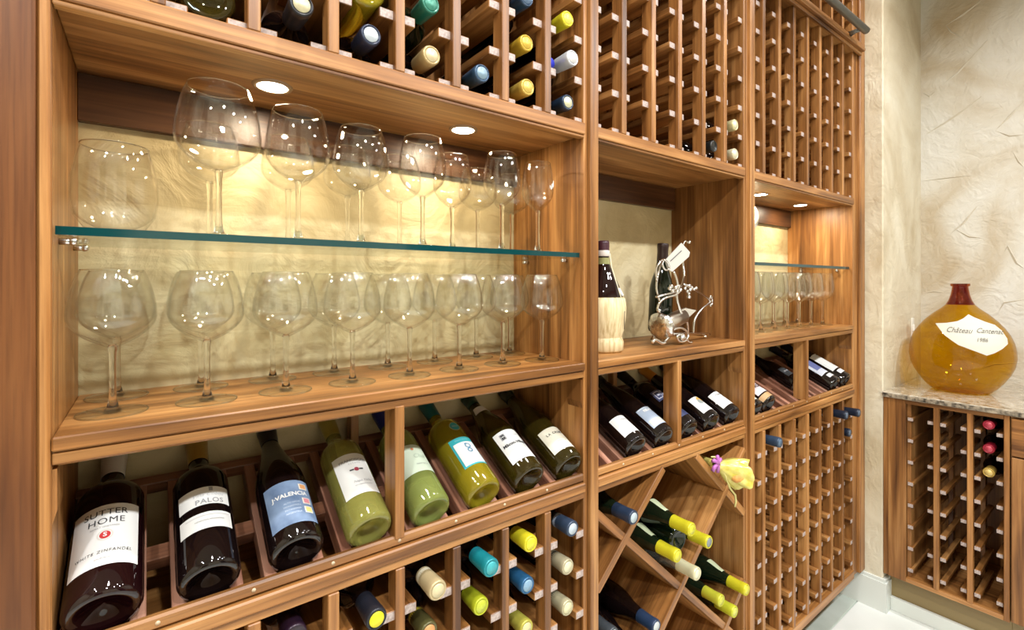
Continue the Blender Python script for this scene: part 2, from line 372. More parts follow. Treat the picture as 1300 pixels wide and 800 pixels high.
def ladders(c, divs, xl, xr, zs, z0, z1, yf=0.011):
    """bottle rack: upright slats front and back, each pair carrying a stack of rails"""
    for x in divs:
        box('rack_slat', x - SW / 2, x + SW / 2, 0.0, 0.032, z0, z1, W['z'], c)
        box('rack_slat', x - SW / 2, x + SW / 2, 0.212, 0.244, z0, z1, W['z'], c)
    o = wloc(c)
    for z in zs:
        if z > z1 - 0.01 or z < z0: continue
        for x in divs: inst('rack_rail', RM_FULL, c, Vector((x, yf + 0.1175, z)) - o)
        inst('rack_rail', RM_R, c, Vector((xl, yf + 0.1175, z)) - o)
        inst('rack_rail', RM_L, c, Vector((xr, yf + 0.1175, z)) - o)

SLOPE = math.radians(27)
def cabinet(label, xl, xr, divs, rack_lower, rails_u, rails_t, post, cradles):
    c = empty('wine_cabinet', ((xl + xr) / 2, 0, 0), label, 'cabinet', 'wine cabinets')
    p = lambda *a, **k: box(*a, parent=c, **k)
    p('side_panel', xl - 0.012, xl, 0.006, BACK, 0.1425, TOP, W['z']); p('side_panel', xr, xr + 0.012, 0.006, BACK, 0.1425, TOP, W['z'])
    p('toe_kick', xl - 0.012, min(xr + 0.10, 2.434) if xr > 2 else xr + 0.012, 0.086, 0.10, 0, 0.1423, W['x']); p('plinth', xl, xr, 0.10, BACK, 0, 0.1423, W['x'], ch=0)
    p('base_board', xl, xr, 0.0, BACK, 0.1423, ZBASE, W['x'])
    # boards between the tiers
    p('rack_board', xl, xr, 0.0, BACK, ZA0, ZA1, W['x'], ch=0.0016)
    p('rack_board_lip', xl, xr, 0.004, 0.02, ZA0 - 0.006, ZA0, W['x'])
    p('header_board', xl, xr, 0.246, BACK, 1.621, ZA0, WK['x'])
    p('stemware_shelf', xl, xr, 0.0, BACK, ZB0, ZB1, W['x'], ch=0.0018)
    p('shelf_rail', xl, xr, 0.004, 0.022, ZB0 - 0.016, ZB0 - 0.0025, W['x'])
    p('shelf_rail_fillet', xl, xr, 0.007, 0.022, ZB0 - 0.0025, ZB0, W['x'], ch=0)
    p('shelf_batten', xl, xr, 0.022, 0.05, ZB0 - 0.022, ZB0, W['x'])
    p('display_lip', xl, xr, 0.004, 0.016, ZC + 0.0015, 0.9500, W['x'], ch=0.003)
    p('display_rail', xl, xr, -0.002, 0.02, 0.9105, ZC, W['x'], ch=0.0025)
    p('lower_rail', xl, xr, 0.003, 0.02, 0.8965, 0.9105, W['x'])
    p('display_floor', xl, xr, 0.02, BACK, 0.8965, 0.906, W['x'])
    p('top_board', xl, xr, 0.0, BACK, ZT0, ZT1, W['x'])
    # panels at the back of the racks
    p('back_panel', xl, xr, 0.250, BACK, ZA1, ZT0, W['z'], ch=0); p('back_panel', xl, xr, 0.250, BACK, ZT1, TOP, W['z'], ch=0)
    p('back_panel', xl, xr, 0.250, BACK, ZBASE, 0.8965, W['z'], ch=0)
    ladders(c, divs, xl, xr, rails_u, ZA1, ZT0)
    if rails_t: ladders(c, divs, xl, xr, rails_t, ZT1, TOP)
    if rack_lower: ladders(c, divs, xl, xr, RAIL_L, ZBASE, 0.8965, 0.006)
    # sloping cradle strips of the display row
    o = wloc(c)
    for xc in cradles:
        for s in (-1, 1):
            x0 = xc + s * 0.033
            if x0 - 0.01 < xl: continue
            me = MB().box(-0.0085, 0.0085, 0, 0.246, -0.030, 0, 0, 0.0012).mesh('cradle_strip', [WC])
            inst('cradle_strip', me, c, Vector((x0, 0.016, 0.9385)) - o, (SLOPE, 0, 0))
    bar = MB().box(-(xr - xl) / 2, (xr - xl) / 2, 0.232, 0.250, -0.020, 0.002, 0, 0.001).mesh('cradle_crossbar', [WR['x']])
    inst('cradle_crossbar', bar, c, Vector(((xl + xr) / 2, 0.016, 0.9385)) - o, (SLOPE, 0, 0))
    bar = MB().box(-(xr - xl) / 2, (xr - xl) / 2, 0.10, 0.125, -0.034, -0.012, 0, 0.001).mesh('cradle_crossbar', [WR['x']])
    inst('cradle_crossbar', bar, c, Vector(((xl + xr) / 2, 0.016, 0.9385)) - o, (SLOPE, 0, 0))
    for x in divs: MB().tube([(x, 0.0050, 0.9415), (x, 0.0034, 0.9415)], 0.0028, 10).build('screw_plug', paint((0.55, 0.42, 0.28), 0.4), c)
    p('display_post', post - SW / 2, post + SW / 2, 0.002, 0.048, 0.945, ZB0 - 0.0125, W['z'])
    p('display_post', post - SW / 2, post + SW / 2, 0.222, 0.246, 0.985, ZB0, W['z'])
    for x, s in ((xl, 1), (xr, -1)):                   # corner gussets under the shelf
        MB().prism([(x, ZB0 - 0.022), (x + s * 0.004, ZB0 - 0.022), (x + s * 0.004, ZB0 - 0.07), (x, ZB0 - 0.085)], 0.01, 0.055).build('corner_block', W['z'], c)
    return c

D1 = [0.0082 + 0.108 * k for k in range(7)]
D2 = [0.8945 + 0.1113 * k for k in range(5)]
D3 = [1.571 + 0.1085 * k for k in range(7)]
X1 = (-0.0893, 0.7647); X2 = (0.8034, 1.4529); X3 = (1.4955, 2.338)
XD = [-0.045 + 0.11 * k for k in range(8)]
X2D = [D2[0] - 0.1113 / 2 + 0.1113 * k for k in range(6)]
X3D = [D3[0] - 0.1085 / 2 + 0.1085 * k for k in range(8)]
X3D[0] += 0.022
C1 = cabinet('walnut wine cabinet holding the long glass shelf of stemware over large display bottles', X1[0], X1[1], D1, True, RAIL_U[:6], None, D1[3], XD)
C2 = cabinet('walnut wine cabinet with a diamond bin below and a silver figure on its shelf', X2[0], X2[1], D2, False, RAIL_U, None, D2[2], X2D)
C3 = cabinet('walnut wine cabinet with tall nearly empty racks beside the plaster wall', X3[0], X3[1], D3, True, RAIL_U, RAIL_T, D3[3], X3D)
# face stiles
box('face_stile', -0.27, -0.1015, -0.006, 0.02, 0.1425, TOP, wood('walnut_stile', 'z', (0.052, 0.014, 0.003), (0.135, 0.043, 0.010), (0.215, 0.080, 0.022)), C1, ch=0.003)
box('face_stile', -0.1015, -0.0901, 0.0, 0.02, 0.1425, TOP, W['z'], C1, ch=0.003)
box('side_panel', -0.27, -0.255, 0.02, BACK, 0.1425, TOP, W['z'], C1)
box('face_stile', 0.7775, 0.8026, -0.004, 0.02, 0.1425, TOP, W['z'], C2, ch=0.002)
box('face_stile', 1.4650, 1.4745, 0.004, 0.02, 0.1425, TOP, W['z'], C2, ch=0.001)
box('face_stile', 1.4745, 1.4826, -0.004, 0.02, 0.1425, TOP, W['z'], C2, ch=0.001)
box('face_stile', 1.4830, 1.5034, -0.004, 0.004, 0.1425, TOP, W['z'], C3, ch=0.002)
box('face_stile', 2.3392, 2.395, 0.008, 0.03, 0.1425, TOP, W['z'], C3, ch=0.002)
box('face_stile', 2.395, 2.4495, -0.004, 0.03, 0.1425, TOP, W['z'], C3, ch=0.004)
# cornice moulding under the top rack
for (x0, x1, cab) in ((-0.27, 0.777, C1), (0.7775, 1.4826, C2), (1.483, 2.395, C3)):
    m_ = MB().box(x0, x1, -0.022, 0.0, 2.338, 2.352, 0, 0.002).box(x0, x1, -0.014, 0.0, 2.352, 2.372, 0, 0.002).box(x0, x1, -0.010, 0.0, 2.325, 2.338, 0, 0.002)
    m_.build('cornice_moulding', W['x'], cab)
# diamond bin of the middle cabinet
NODE = (0.90, 0.764); DX, DZ = 0.2222, 0.200
def clip(x0, z0, sl):                                 # the stretch of a diagonal inside the bin
    pts = []
    for x in (X2[0], X2[1]):
        z = z0 + sl * (x - x0)
        if ZBASE <= z <= 0.8965: pts.append((x, z))
    for z in (ZBASE, 0.8965):
        x = x0 + (z - z0) / sl
        if X2[0] < x < X2[1]: pts.append((x, z))
    return sorted(pts)[:2] if len(pts) >= 2 else None
for sgn in (-1, 1):
    for k in range(-6, 8):
        z0 = NODE[1] + k * 2 * DZ; q = clip(NODE[0], z0, sgn * DZ / DX)
        if not q: continue
        (xa, za), (xb, zb) = q; L = math.hypot(xb - xa, zb - za); ang = math.atan2(zb - za, xb - xa)
        if L < 0.04: continue
        yy = (0.0, 0.246) if sgn > 0 else (0.002, 0.248)
        me = MB().box(-L / 2, L / 2, yy[0] - 0.125, yy[1] - 0.125, -0.0095, 0.0095, 0, 0.0012).mesh('bin_divider', [W['x']])
        inst('bin_divider', me, C2, Vector(((xa + xb) / 2, 0.125, (za + zb) / 2)) - wloc(C2), (0, -ang, 0))

# ladder rail along the cornice
r = empty('ladder_rail', (0.9, -0.05, 2.372), 'dark grey steel ladder rail running along the cabinet cornice', 'rail')
MB().tube([(-0.2, -0.058, 2.375), (2.285, -0.058, 2.375)], 0.0135, 16).build('tube', STEEL, r)
for x in (0.1, 0.9, 1.7, 2.25):
    MB().tube([(x, -0.058, 2.375), (x, -0.03, 2.372), (x, -0.010, 2.368)], [0.009, 0.008, 0.012], 10).build('bracket', STEEL, r)

# ------------------------------------------------------------------ glass shelves, pins and puck lights
def glass_shelf(x0, x1, label, edge=EDGE):
    o = empty('glass_shelf', ((x0 + x1) / 2, 0.14, 1.426), label, 'shelf')
    y0, y1, z0, z1 = 0.0195, 0.252, 1.4262, 1.4362
    MB().box(x0, x1, y0, y1, z0, z1).build('pane', GLASS_SHEET, o)
    MB().box(x0, x1, y0 - 0.0012, y0 - 0.0002, z0, z1 - 0.0016).box(x0, x1, y0 - 0.0012, y0 + 0.0012, z1 - 0.0016, z1 + 0.0002, 1).build('front_edge', [edge, edge], o)
    return o
glass_shelf(-0.0880, 0.7640, 'long clear glass shelf with dark green edge carrying stemware')
glass_shelf(1.4968, 2.3370, 'short clear glass shelf above the row of stemware by the plaster wall')
for cab, (xa, xb) in ((C1, X1), (C3, X3)):
    for x, s in ((xa, 1), (xb, -1)):
        for y in (0.06, 0.20):
            MB().tube([(x, y, 1.421), (x + s * 0.013, y, 1.421)], 0.0042, 10).ball((x + s * 0.013, y, 1.421), 0.0052).build('shelf_pin', CHROME, cab)
puck(0.1624, 0.1254, ZA0, 'lit puck light above the largest balloon glass'); puck(0.5317, 0.131, ZA0, 'lit puck light above the smaller stemmed glasses')
puck(1.7932, 0.1214, ZA0, 'lit puck light above the round plate, half hidden by the stile'); puck(2.1732, 0.1402, ZA0, 'lit puck light above the short glass shelf, beside the end panel')

# ------------------------------------------------------------------ stemware
def glass_meshes(h, stem_h, R, rim, foot, widest=0.38):
    """bowl (two walls), stem and foot of one glass"""
    bh = h - stem_h; out = []
    N = 16
    for i in range(N + 1):
        t = i / N
        if t < widest: rr = R * math.sin(PI / 2 * (t / widest)) ** 0.72
        else:
            q = (t - widest) / (1 - widest); rr = rim + (R - rim) * math.cos(PI / 2 * q) ** 0.85
        out.append((max(rr, 0.004), stem_h + bh * t))
    th = 0.0014
    inner = [(max(r_ - th, 0.0006), z + (0.003 if i == 0 else (0.0022 if i < 3 else 0.0))) for i, (r_, z) in enumerate(out)]
    prof = out + [(out[-1][0] - th / 2, h + 0.0005)] + inner[::-1] + [(0.0001, inner[0][1])]
    bowl = MB().lathe(prof, 40).tube([((out[-1][0] - th / 2) * math.cos(2 * PI * k / 40), (out[-1][0] - th / 2) * math.sin(2 * PI * k / 40), h) for k in range(41)], 0.00075, 6, 1, False).mesh('bowl', [GLASS, RIM])
    s = 0.0040
    sp = [(s * 2.6, 0.0030), (s * 1.7, 0.008), (s * 1.15, 0.018), (s, 0.035), (s * 0.95, stem_h * 0.7), (s * 1.05, stem_h - 0.008), (s * 1.35, stem_h), (s * 1.2, stem_h + 0.003), (0.0001, stem_h + 0.0035)]
    stem = MB().lathe(sp, 16).mesh('stem', [STEM])
    fp = [(0.0001, 0.0005), (foot * 0.985, 0.0), (foot, 0.0012), (foot * 0.97, 0.0022), (foot * 0.6, 0.0028), (s * 2.6, 0.0042), (0.0001, 0.0044)]
    ft = MB().lathe(fp, 40).tube([(foot * 0.99 * math.cos(2 * PI * k / 40), foot * 0.99 * math.sin(2 * PI * k / 40), 0.0012) for k in range(41)], 0.0008, 6, 1, False).mesh('foot', [GLASS_FOOT, RIM])
    return bowl, stem, ft
def wine_glass(ms, loc, label, group, rz=0):
    o = empty('wine_glass', loc, label, 'wine glass', group, (0, 0, rz))
    for nm, me in zip(('bowl', 'stem', 'foot'), ms): inst(nm, me, o, (0, 0, 0))
    return o
ORD = ['first', 'second', 'third', 'fourth', 'fifth', 'sixth', 'seventh', 'eighth']
GL = glass_meshes(0.193, 0.088, 0.0485, 0.0345, 0.039, 0.40)
for k in range(8):
    y = 0.098 if k < 7 else 0.088
    wine_glass(GL, (-0.040 + 0.1085 * k - (0.0055 if k == 7 else 0.0), y, ZB1), 'clear balloon glass, %s from the wide reddish stile, front row on the wooden shelf' % ORD[k], 'front row of balloon glasses', k)
for k in range(8):
    wine_glass(GL, (-0.040 + 0.1095 * k - (0.012 if k == 7 else 0), 0.213, ZB1), 'clear balloon glass, %s from the wide reddish stile, back row on the wooden shelf' % ORD[k], 'back row of balloon glasses', k * 1.7)
ZG = 1.4364
tops = [  # x, h, stem, R, rim, foot, widest, label
    (0.081, 0.217, 0.094, 0.0555, 0.040, 0.040, 0.40, 'largest clear balloon glass standing at the front of the long glass shelf'),
    (0.1895, 0.206, 0.092, 0.0480, 0.037, 0.038, 0.40, 'round clear wine glass next to the largest balloon glass on the glass shelf'),
    (0.2915, 0.197, 0.090, 0.0470, 0.034, 0.038, 0.42, 'wide round wine glass on the glass shelf between a round and a tapered glass'),
    (0.408, 0.202, 0.091, 0.0440, 0.034, 0.037, 0.44, 'clear wine glass with pointed bowl base at middle of the long glass shelf'),
    (0.496, 0.192, 0.085, 0.0400, 0.032, 0.035, 0.45, 'clear wine glass standing close behind the pointed-bowl glass under the puck light'),
    (0.590, 0.202, 0.094, 0.0390, 0.030, 0.035, 0.42, 'upright clear wine glass with a small etched mark near the shelf end'),
    (0.688, 0.197, 0.090, 0.0350, 0.029, 0.033, 0.42, 'narrow clear wine glass with etched writing beside the walnut end panel')]
tg = []
for (x, h, sh, R, rim, ft, wd_, lab) in tops:
    tg.append(wine_glass(glass_meshes(h, sh, R, rim, ft, wd_), (x, 0.115 if 0.49 < x < 0.50 else 0.072, ZG), lab, 'front row on the glass shelf'))
ETCH = plain('etched_frost', (0.8, 0.8, 0.8), 0.8)
def etched(o, r0, z0, pts):
    MB().tube([(math.sin(a) * r0, -math.cos(a) * r0, z0 + z) for a, z in pts], 0.0006, 5).build('etched_mark', ETCH, o, False)
etched(tg[6], 0.0350, 0.142, [(0.15 + 0.05 * i, 0.006 * math.sin(i * 1.35) + 0.001 * i - 0.004) for i in range(18)])
etched(tg[5], 0.0388, 0.146, [(0.2, -0.006), (0.22, 0.006), (0.25, -0.002), (0.32, 0.004), (0.27, 0.0), (0.34, -0.006)])
BK = glass_meshes(0.190, 0.097, 0.0440, 0.033, 0.036, 0.40)
for k, x in enumerate((0.079, 0.199, 0.305, 0.412, 0.603, 0.700)):
    wine_glass(BK, (x, 0.185, ZG), 'clear balloon glass in back row on the long glass shelf, %s from the stemless tumbler' % ORD[k], 'back row on the glass shelf', x * 9)
o = empty('stemless_glass', (-0.0365, 0.082, ZG), 'large stemless clear tumbler at the end of the glass shelf by the panel', 'tumbler')
pr = [(0.0001, 0.0), (0.022, 0.0), (0.033, 0.006), (0.043, 0.022), (0.0465, 0.045), (0.0455, 0.070), (0.041, 0.096), (0.0365, 0.114)]
MB().lathe(pr + [(0.0359, 0.1144)] + [(max(a - 0.0012, 0.0001), z + (0.006 if i < 3 else 0)) for i, (a, z) in enumerate(pr)][::-1], 40).tube([(0.0362 * math.cos(2 * PI * k / 40), 0.0362 * math.sin(2 * PI * k / 40), 0.1142) for k in range(41)], 0.00075, 6, 1, False).build('bowl', [GLASS, RIM], o, False)
G3 = glass_meshes(0.214, 0.098, 0.0450, 0.036, 0.036, 0.40)
cnt = dict(front=0, back=0)
for x, y in ((2.268, 0.092), (2.165, 0.096), (2.062, 0.098), (1.960, 0.098), (1.858, 0.098), (1.752, 0.098), (1.65, 0.098), (2.268, 0.200), (2.165, 0.200), (2.062, 0.200), (1.960, 0.200), (1.858, 0.200), (1.752, 0.200)):
    if y > 0.15 and x > 2.2: x = 2.29
    row = 'front' if y < 0.15 else 'back'; cnt[row] += 1
    wine_glass(G3, (x, y, ZB1), 'tall clear glass under the short glass shelf, %s row, %s from the end panel' % (row, ORD[cnt[row] - 1]), 'stemware under the short glass shelf', x * 5)

# round plate on a wire stand, upper shelf of the end cabinet
o = empty('decorative_plate', (1.764, 0.17, ZG), 'round white plate on a wire stand, mostly behind the cabinet stile', 'plate')
pl = MB().lathe([(0.0001, 0.0), (0.032, 0.0), (0.040, 0.006), (0.061, 0.010), (0.062, 0.012), (0.040, 0.0085), (0.031, 0.003), (0.0001, 0.003)], 40)
q = pl.build('plate', speckle('glazed_cream', (0.62, 0.56, 0.44), (0.75, 0.72, 0.64), 30, 0.15), o, False)
q.rotation_euler = (math.radians(80), 0, math.radians(-25)); q.location = (0, 0, 0.182)
MB().tube([(-0.03, -0.02, 0.0), (-0.025, -0.012, 0.12), (-0.02, 0.02, 0.125)], 0.0018, 6).tube([(0.03, -0.02, 0.0), (0.025, -0.012, 0.12), (0.02, 0.02, 0.125)], 0.0018, 6).tube([(0, 0.05, 0.0), (0, 0.022, 0.2)], 0.0018, 6).tube([(-0.02, 0.02, 0.125), (0, 0.035, 0.12), (0.02, 0.02, 0.125)], 0.0018, 6).build('wire_stand', CHROME, o, False)

# ------------------------------------------------------------------ bottles
def prof_bottle(kind, L, r):
    rn = 0.0135
    base = [(0.0001, 0.016), (r * 0.35, 0.014), (r * 0.66, 0.004), (r * 0.80, 0.0), (r * 0.93, 0.0015), (r, 0.008)]
    if kind == 'bordeaux': sh = [(r, 0.60 * L), (r * 0.985, 0.625 * L), (r * 0.90, 0.66 * L), (r * 0.70, 0.69 * L), (rn * 1.18, 0.725 * L), (rn, 0.76 * L)]
    elif kind == 'burgundy': sh = [(r, 0.46 * L), (r * 0.96, 0.52 * L), (r * 0.82, 0.60 * L), (r * 0.62, 0.68 * L), (rn * 1.25, 0.78 * L), (rn, 0.84 * L)]
    else: sh = [(r, 0.42 * L), (r * 0.93, 0.52 * L), (r * 0.78, 0.62 * L), (r * 0.60, 0.72 * L), (rn * 1.15, 0.83 * L), (rn, 0.88 * L)]   # flute
    return base + sh + [(rn, 0.945 * L), (rn * 1.16, 0.95 * L), (rn * 1.16, 0.975 * L), (rn, 0.98 * L), (rn * 0.95, L), (0.0001, L)], rn

def grid_patch(fn, nu, nv):
    vs = [fn(i / nu, j / nv) for j in range(nv + 1) for i in range(nu + 1)]
    fs = [(j * (nu + 1) + i, j * (nu + 1) + i + 1, (j + 1) * (nu + 1) + i + 1, (j + 1) * (nu + 1) + i) for j in range(nv) for i in range(nu)]
    return vs, fs
def wrap(r, z0, z1, a0, a1, n=14):
    return grid_patch(lambda s, t: ((r * math.sin(a0 + (a1 - a0) * s)), -r * math.cos(a0 + (a1 - a0) * s), z0 + (z1 - z0) * t), n, 1)
def patch(name, r, z0, z1, a0, a1, mat, parent):
    vs, fs = wrap(r, z0, z1, a0, a1); o_ = MB().add(vs, fs, 0, True).mesh(name, [mat])
    return inst(name, o_, parent, (0, 0, 0))
def disc_patch(name, r, zc, ac, rad, mat, parent, r_in=0.0):
    vs = []; fs = []; n = 24
    for k in range(n):
        a = 2 * PI * k / n
        for q_ in (r_in, rad):
            aa = ac + q_ * math.cos(a) / r; vs.append((r * math.sin(aa), -r * math.cos(aa), zc + q_ * math.sin(a)))
    fs = [(2 * k, 2 * k + 1, (2 * k + 3) % (2 * n), (2 * k + 2) % (2 * n)) for k in range(n)]
    return inst(name, MB().add(vs, fs, 0, True).mesh(name, [mat]), parent, (0, 0, 0))
_tc = {}
def text_flat(body, size, shear=0.0, bold=0.0, spacing=1.0):
    key = (body, size, shear, bold, spacing)
    if key not in _tc:
        cu = bpy.data.curves.new('text', 'FONT'); cu.body = body; cu.size = size; cu.shear = shear; cu.offset = bold
        cu.align_x = 'CENTER'; cu.align_y = 'CENTER'; cu.resolution_u = 3; cu.space_character = spacing
        ob = bpy.data.objects.new('text', cu); COL.objects.link(ob)
        dg = bpy.context.evaluated_depsgraph_get(); dg.update()
        me = bpy.data.meshes.new_from_object(ob.evaluated_get(dg))
        _tc[key] = ([tuple(v.co) for v in me.vertices], [tuple(p.vertices) for p in me.polygons])
        bpy.data.objects.remove(ob); bpy.data.curves.remove(cu); bpy.data.meshes.remove(me)
    return _tc[key]
def lettering(body, size, r, zc, ac, mat, parent, shear=0.0, bold=0.0, spacing=1.0):
    vs, fs = text_flat(body, size, shear, bold, spacing)
    vv = [(r * math.sin(ac + x / r), -r * math.cos(ac + x / r), zc + y) for x, y, _ in vs]
    if fs: return inst('lettering', MB().add(vv, fs, 0, False).mesh('lettering', [mat]), parent, (0, 0, 0))

def bottle(loc, rot, kind, L, r, glass, cap, label, group=None, cap0=0.80, captop=None, cat='wine bottle', stripe=None):
    o = empty('wine_bottle', loc, label, cat, group); o.rotation_euler = rot
    pf, rn = prof_bottle(kind, L, r)
    inst('glass_body', MB().lathe(pf, 32).mesh('glass_body', [BG[glass]]), o, (0, 0, 0))
    if cap is not None:
        z0 = cap0 * L
        def rad(z):
            for (ra, za), (rb, zb) in zip(pf[:-1], pf[1:]):
                if za <= z <= zb and zb > za: return ra + (rb - ra) * (z - za) / (zb - za)
            return rn
        rc = rn * 1.16 + 0.0010
        cp = [(min(max(rad(z0) + 0.0009, rn + 0.001), rn * 1.6), z0), (max(rad(z0 + 0.1 * L) + 0.0009, rc - 0.0009), z0 + 0.10 * L), (rc - 0.0004, 0.945 * L), (rc, 0.955 * L), (rc, L - 0.0020), (rc - 0.0006, L - 0.0004), (rc - 0.0018, L + 0.0012), (rc - 0.0032, L + 0.0010), (rc - 0.0036, L + 0.0004), (0.0001, L + 0.0004)]
        c_ = inst('capsule', MB().lathe(cp, 28).mesh('capsule', [paint(cap, 0.32, 0.25)]), o, (0, 0, 0))
        if captop:
            inst('capsule_disc', MB().lathe([(rn * 0.86, L + 0.0003), (rn * 0.84, L + 0.0012), (rn * 0.5, L + 0.0012), (rn * 0.46, L + 0.0018), (0.0001, L + 0.0018)], 24).mesh('capsule_disc', [paint(captop, 0.4, 0.2)]), c_, (0, 0, 0))
        if stripe:
            inst('capsule_band', MB().lathe([(rn * 1.0 + 0.0014, z0 + 0.004), (rn * 1.0 + 0.0016, z0 + 0.012)], 24).mesh('capsule_band', [paint(stripe, 0.4)]), c_, (0, 0, 0))
    return o
TILT = (-(PI / 2 - SLOPE), 0, 0)
def display(x, kind, r, glass, cap, label, L=0.288, y=0.026, spin=0.0, cap0=0.80, **k):
    # the body rests on the two strips and its foot against the lip
    n = Vector((0, -math.sin(SLOPE), math.cos(SLOPE))); ax = Vector((0, math.cos(SLOPE), math.sin(SLOPE)))
    gap = 0.0245; lift = math.sqrt(max(r * r - gap * gap, 1e-6))
    p = Vector((x, 0.016, 0.9385)) + n * lift + ax * (0.0075 + math.tan(SLOPE) * (lift - 0.027))
    q = Euler(TILT).to_matrix() @ Matrix.Rotation(spin, 3, 'Z')
    L = min(L, 0.274)                                     # the neck ends just short of the plaster
    return bottle(p, q.to_euler(), kind, L, r, glass, cap, label, 'bottles laid out on the display row', cap0, **k)
# 1
r = 0.0395; b_ = display(XD[0], 'bordeaux', r, 'red', (0.72, 0.72, 0.70), 'dark wine bottle with white capsule and white label with a red seal', 0.298, spin=0.0)
lb = patch('label', r + 0.0005, 0.050, 0.145, -1.05, 0.95, PAPER, b_); rr = r + 0.001
lettering('SUTTER', 0.0135, rr, 0.1315, -0.05, INK, lb, 0, 0, 1.05); lettering('HOME', 0.0135, rr, 0.1175, -0.02, INK, lb, 0, 0, 1.1)
lettering('FAMILY VINEYARDS', 0.0035, rr, 0.108, -0.05, GREYINK, lb); disc_patch('seal', rr, 0.095, -0.03, 0.0085, paint((0.65, 0.62, 0.56)), lb, 0.0070)
disc_patch('seal', rr, 0.095, -0.03, 0.0058, paint((0.55, 0.04, 0.04)), lb); lettering('S', 0.009, rr + 0.0004, 0.095, -0.03, PAPER, lb, 0, 0.0003)
lettering('WHITE ZINFANDEL', 0.0058, rr, 0.070, -0.05, INK, lb, 0.1, 0, 1.25); lettering('CALIFORNIA', 0.003, rr, 0.060, -0.05, GREYINK, lb)
# 2
r = 0.0375; b_ = display(XD[1], 'bordeaux', r, 'black', (0.36, 0.22, 0.04), 'dark bordeaux bottle with ochre capsule and two separate white label bands', 0.290)
l1 = patch('label', r + 0.0005, 0.112, 0.145, -0.95, 0.95, PAPER, b_); l2 = patch('label', r + 0.0005, 0.070, 0.098, -0.95, 0.95, PAPER, b_); rr = r + 0.001
lettering('PALOS', 0.0120, rr, 0.118, 0.16, GREYINK, l1, 0, 0.0002, 1.1); lettering('Viña Cobos', 0.009, rr, 0.130, 0.12, paint((0.5, 0.5, 0.5)), l1, 0.4)
patch('crest', rr, 0.136, 0.1435, 0.16, 0.30, GREYINK, l1); patch('rule', rr, 0.092, 0.0925, -0.7, 0.8, GREYINK, l2); lettering('MENDOZA ARGENTINA', 0.0035, rr, 0.084, 0.1, GREYINK, l2)
# 3
r = 0.0385; b_ = display(XD[2], 'burgundy', r, 'black', (0.012, 0.010, 0.012), 'dark bottle with blue label carrying three small square pictures', 0.300, cap0=0.84)
BL = speckle('blue_label', (0.09, 0.14, 0.24), (0.20, 0.28, 0.42), 30, 0.5); lb = patch('label', r + 0.0005, 0.036, 0.118, -0.95, 0.95, BL, b_); rr = r + 0.001
lettering('J·VALENCIA', 0.0105, rr, 0.090, 0.02, PAPER, lb, 0, 0.0003)
for z, cc in ((0.104, (0.62, 0.30, 0.12)), (0.075, (0.62, 0.22, 0.26)), (0.058, (0.66, 0.48, 0.16))):
    patch('picture', rr, z - 0.006, z + 0.006, 0.42, 0.78, paint((0.75, 0.70, 0.62)), lb); patch('picture', rr + 0.0004, z - 0.0045, z + 0.0045, 0.47, 0.73, paint(cc), lb)
for i, tx in enumerate(('ALTO VALLE', 'MONASTRELL', 'PATAGONIA', 'ARGENTINA')): lettering(tx, 0.0042, rr, 0.074 - 0.0065 * i, 0.0, paint((0.55, 0.62, 0.72)), lb)
# 4
r = 0.0375; b_ = display(XD[3], 'bordeaux', r, 'straw', (0.32, 0.26, 0.05), 'pale yellow-green wine bottle with olive capsule and tall white label', 0.287)
lb = patch('label', r + 0.0005, 0.060, 0.150, -0.85, 0.85, PAPER, b_); rr = r + 0.001
lettering('FRANCISCAN', 0.0082, rr, 0.134, 0.06, GREYINK, lb, 0, 0.0002); lettering('ESTATE', 0.0042, rr, 0.126, 0.06, GREYINK, lb, 0, 0, 1.6)
disc_patch('crest', rr, 0.112, 0.06, 0.0042, paint((0.35, 0.05, 0.08)), lb); patch('crest', rr, 0.1105, 0.1135, -0.25, -0.06, INK, lb); patch('crest', rr, 0.1105, 0.1135, 0.18, 0.37, INK, lb)
lettering('Napa Valley', 0.0068, rr, 0.086, 0.15, GREYINK, lb, 0.4); lettering('SAUVIGNON BLANC', 0.0034, rr, 0.078, 0.15, GREYINK, lb)
# 5
r = 0.037; b_ = display(XD[4], 'bordeaux', r, 'lime', (0.012, 0.020, 0.16), 'lime-tinted wine bottle with deep blue capsule and pale green label behind the post', 0.277)
lb = patch('label', r + 0.0005, 0.075, 0.142, -1.0, 1.0, paint((0.58, 0.66, 0.52)), b_); rr = r + 0.001
lettering('Chai', 0.014, rr, 0.112, 0.30, paint((0.42, 0.50, 0.40)), lb, 0.2); disc_patch('emblem', rr, 0.130, 0.10, 0.003, paint((0.6, 0.2, 0.08)), lb); lettering('PINOT GRIGIO', 0.004, rr, 0.092, 0.3, GREYINK, lb)
# 6
r = 0.0375; b_ = display(XD[5], 'bordeaux', r, 'gold', (0.01, 0.11, 0.12), 'golden wine bottle with teal capsule and teal-bordered white label with a footprint', 0.291)
TEAL = paint((0.03, 0.34, 0.37)); lb = patch('label', r + 0.0005, 0.058, 0.132, -0.72, 0.72, TEAL, b_); rr = r + 0.001
patch('label_panel', rr, 0.061, 0.118, -0.60, 0.62, PAPER, lb); lettering('PINOT GRIGIO', 0.0045, rr, 0.1245, 0.0, paint((0.35, 0.6, 0.6)), lb)
disc_patch('footprint', rr + 0.0004, 0.094, 0.10, 0.0058, paint((0.10, 0.25, 0.38)), lb, 0.0032); disc_patch('footprint', rr + 0.0004, 0.106, 0.12, 0.0065, paint((0.10, 0.25, 0.38)), lb, 0.004)
for i in range(5): disc_patch('footprint', rr + 0.0004, 0.1125 - 0.0012 * abs(i - 1), 0.0 + 0.06 * i, 0.0016 - 0.0002 * i, paint((0.10, 0.25, 0.38)), lb)
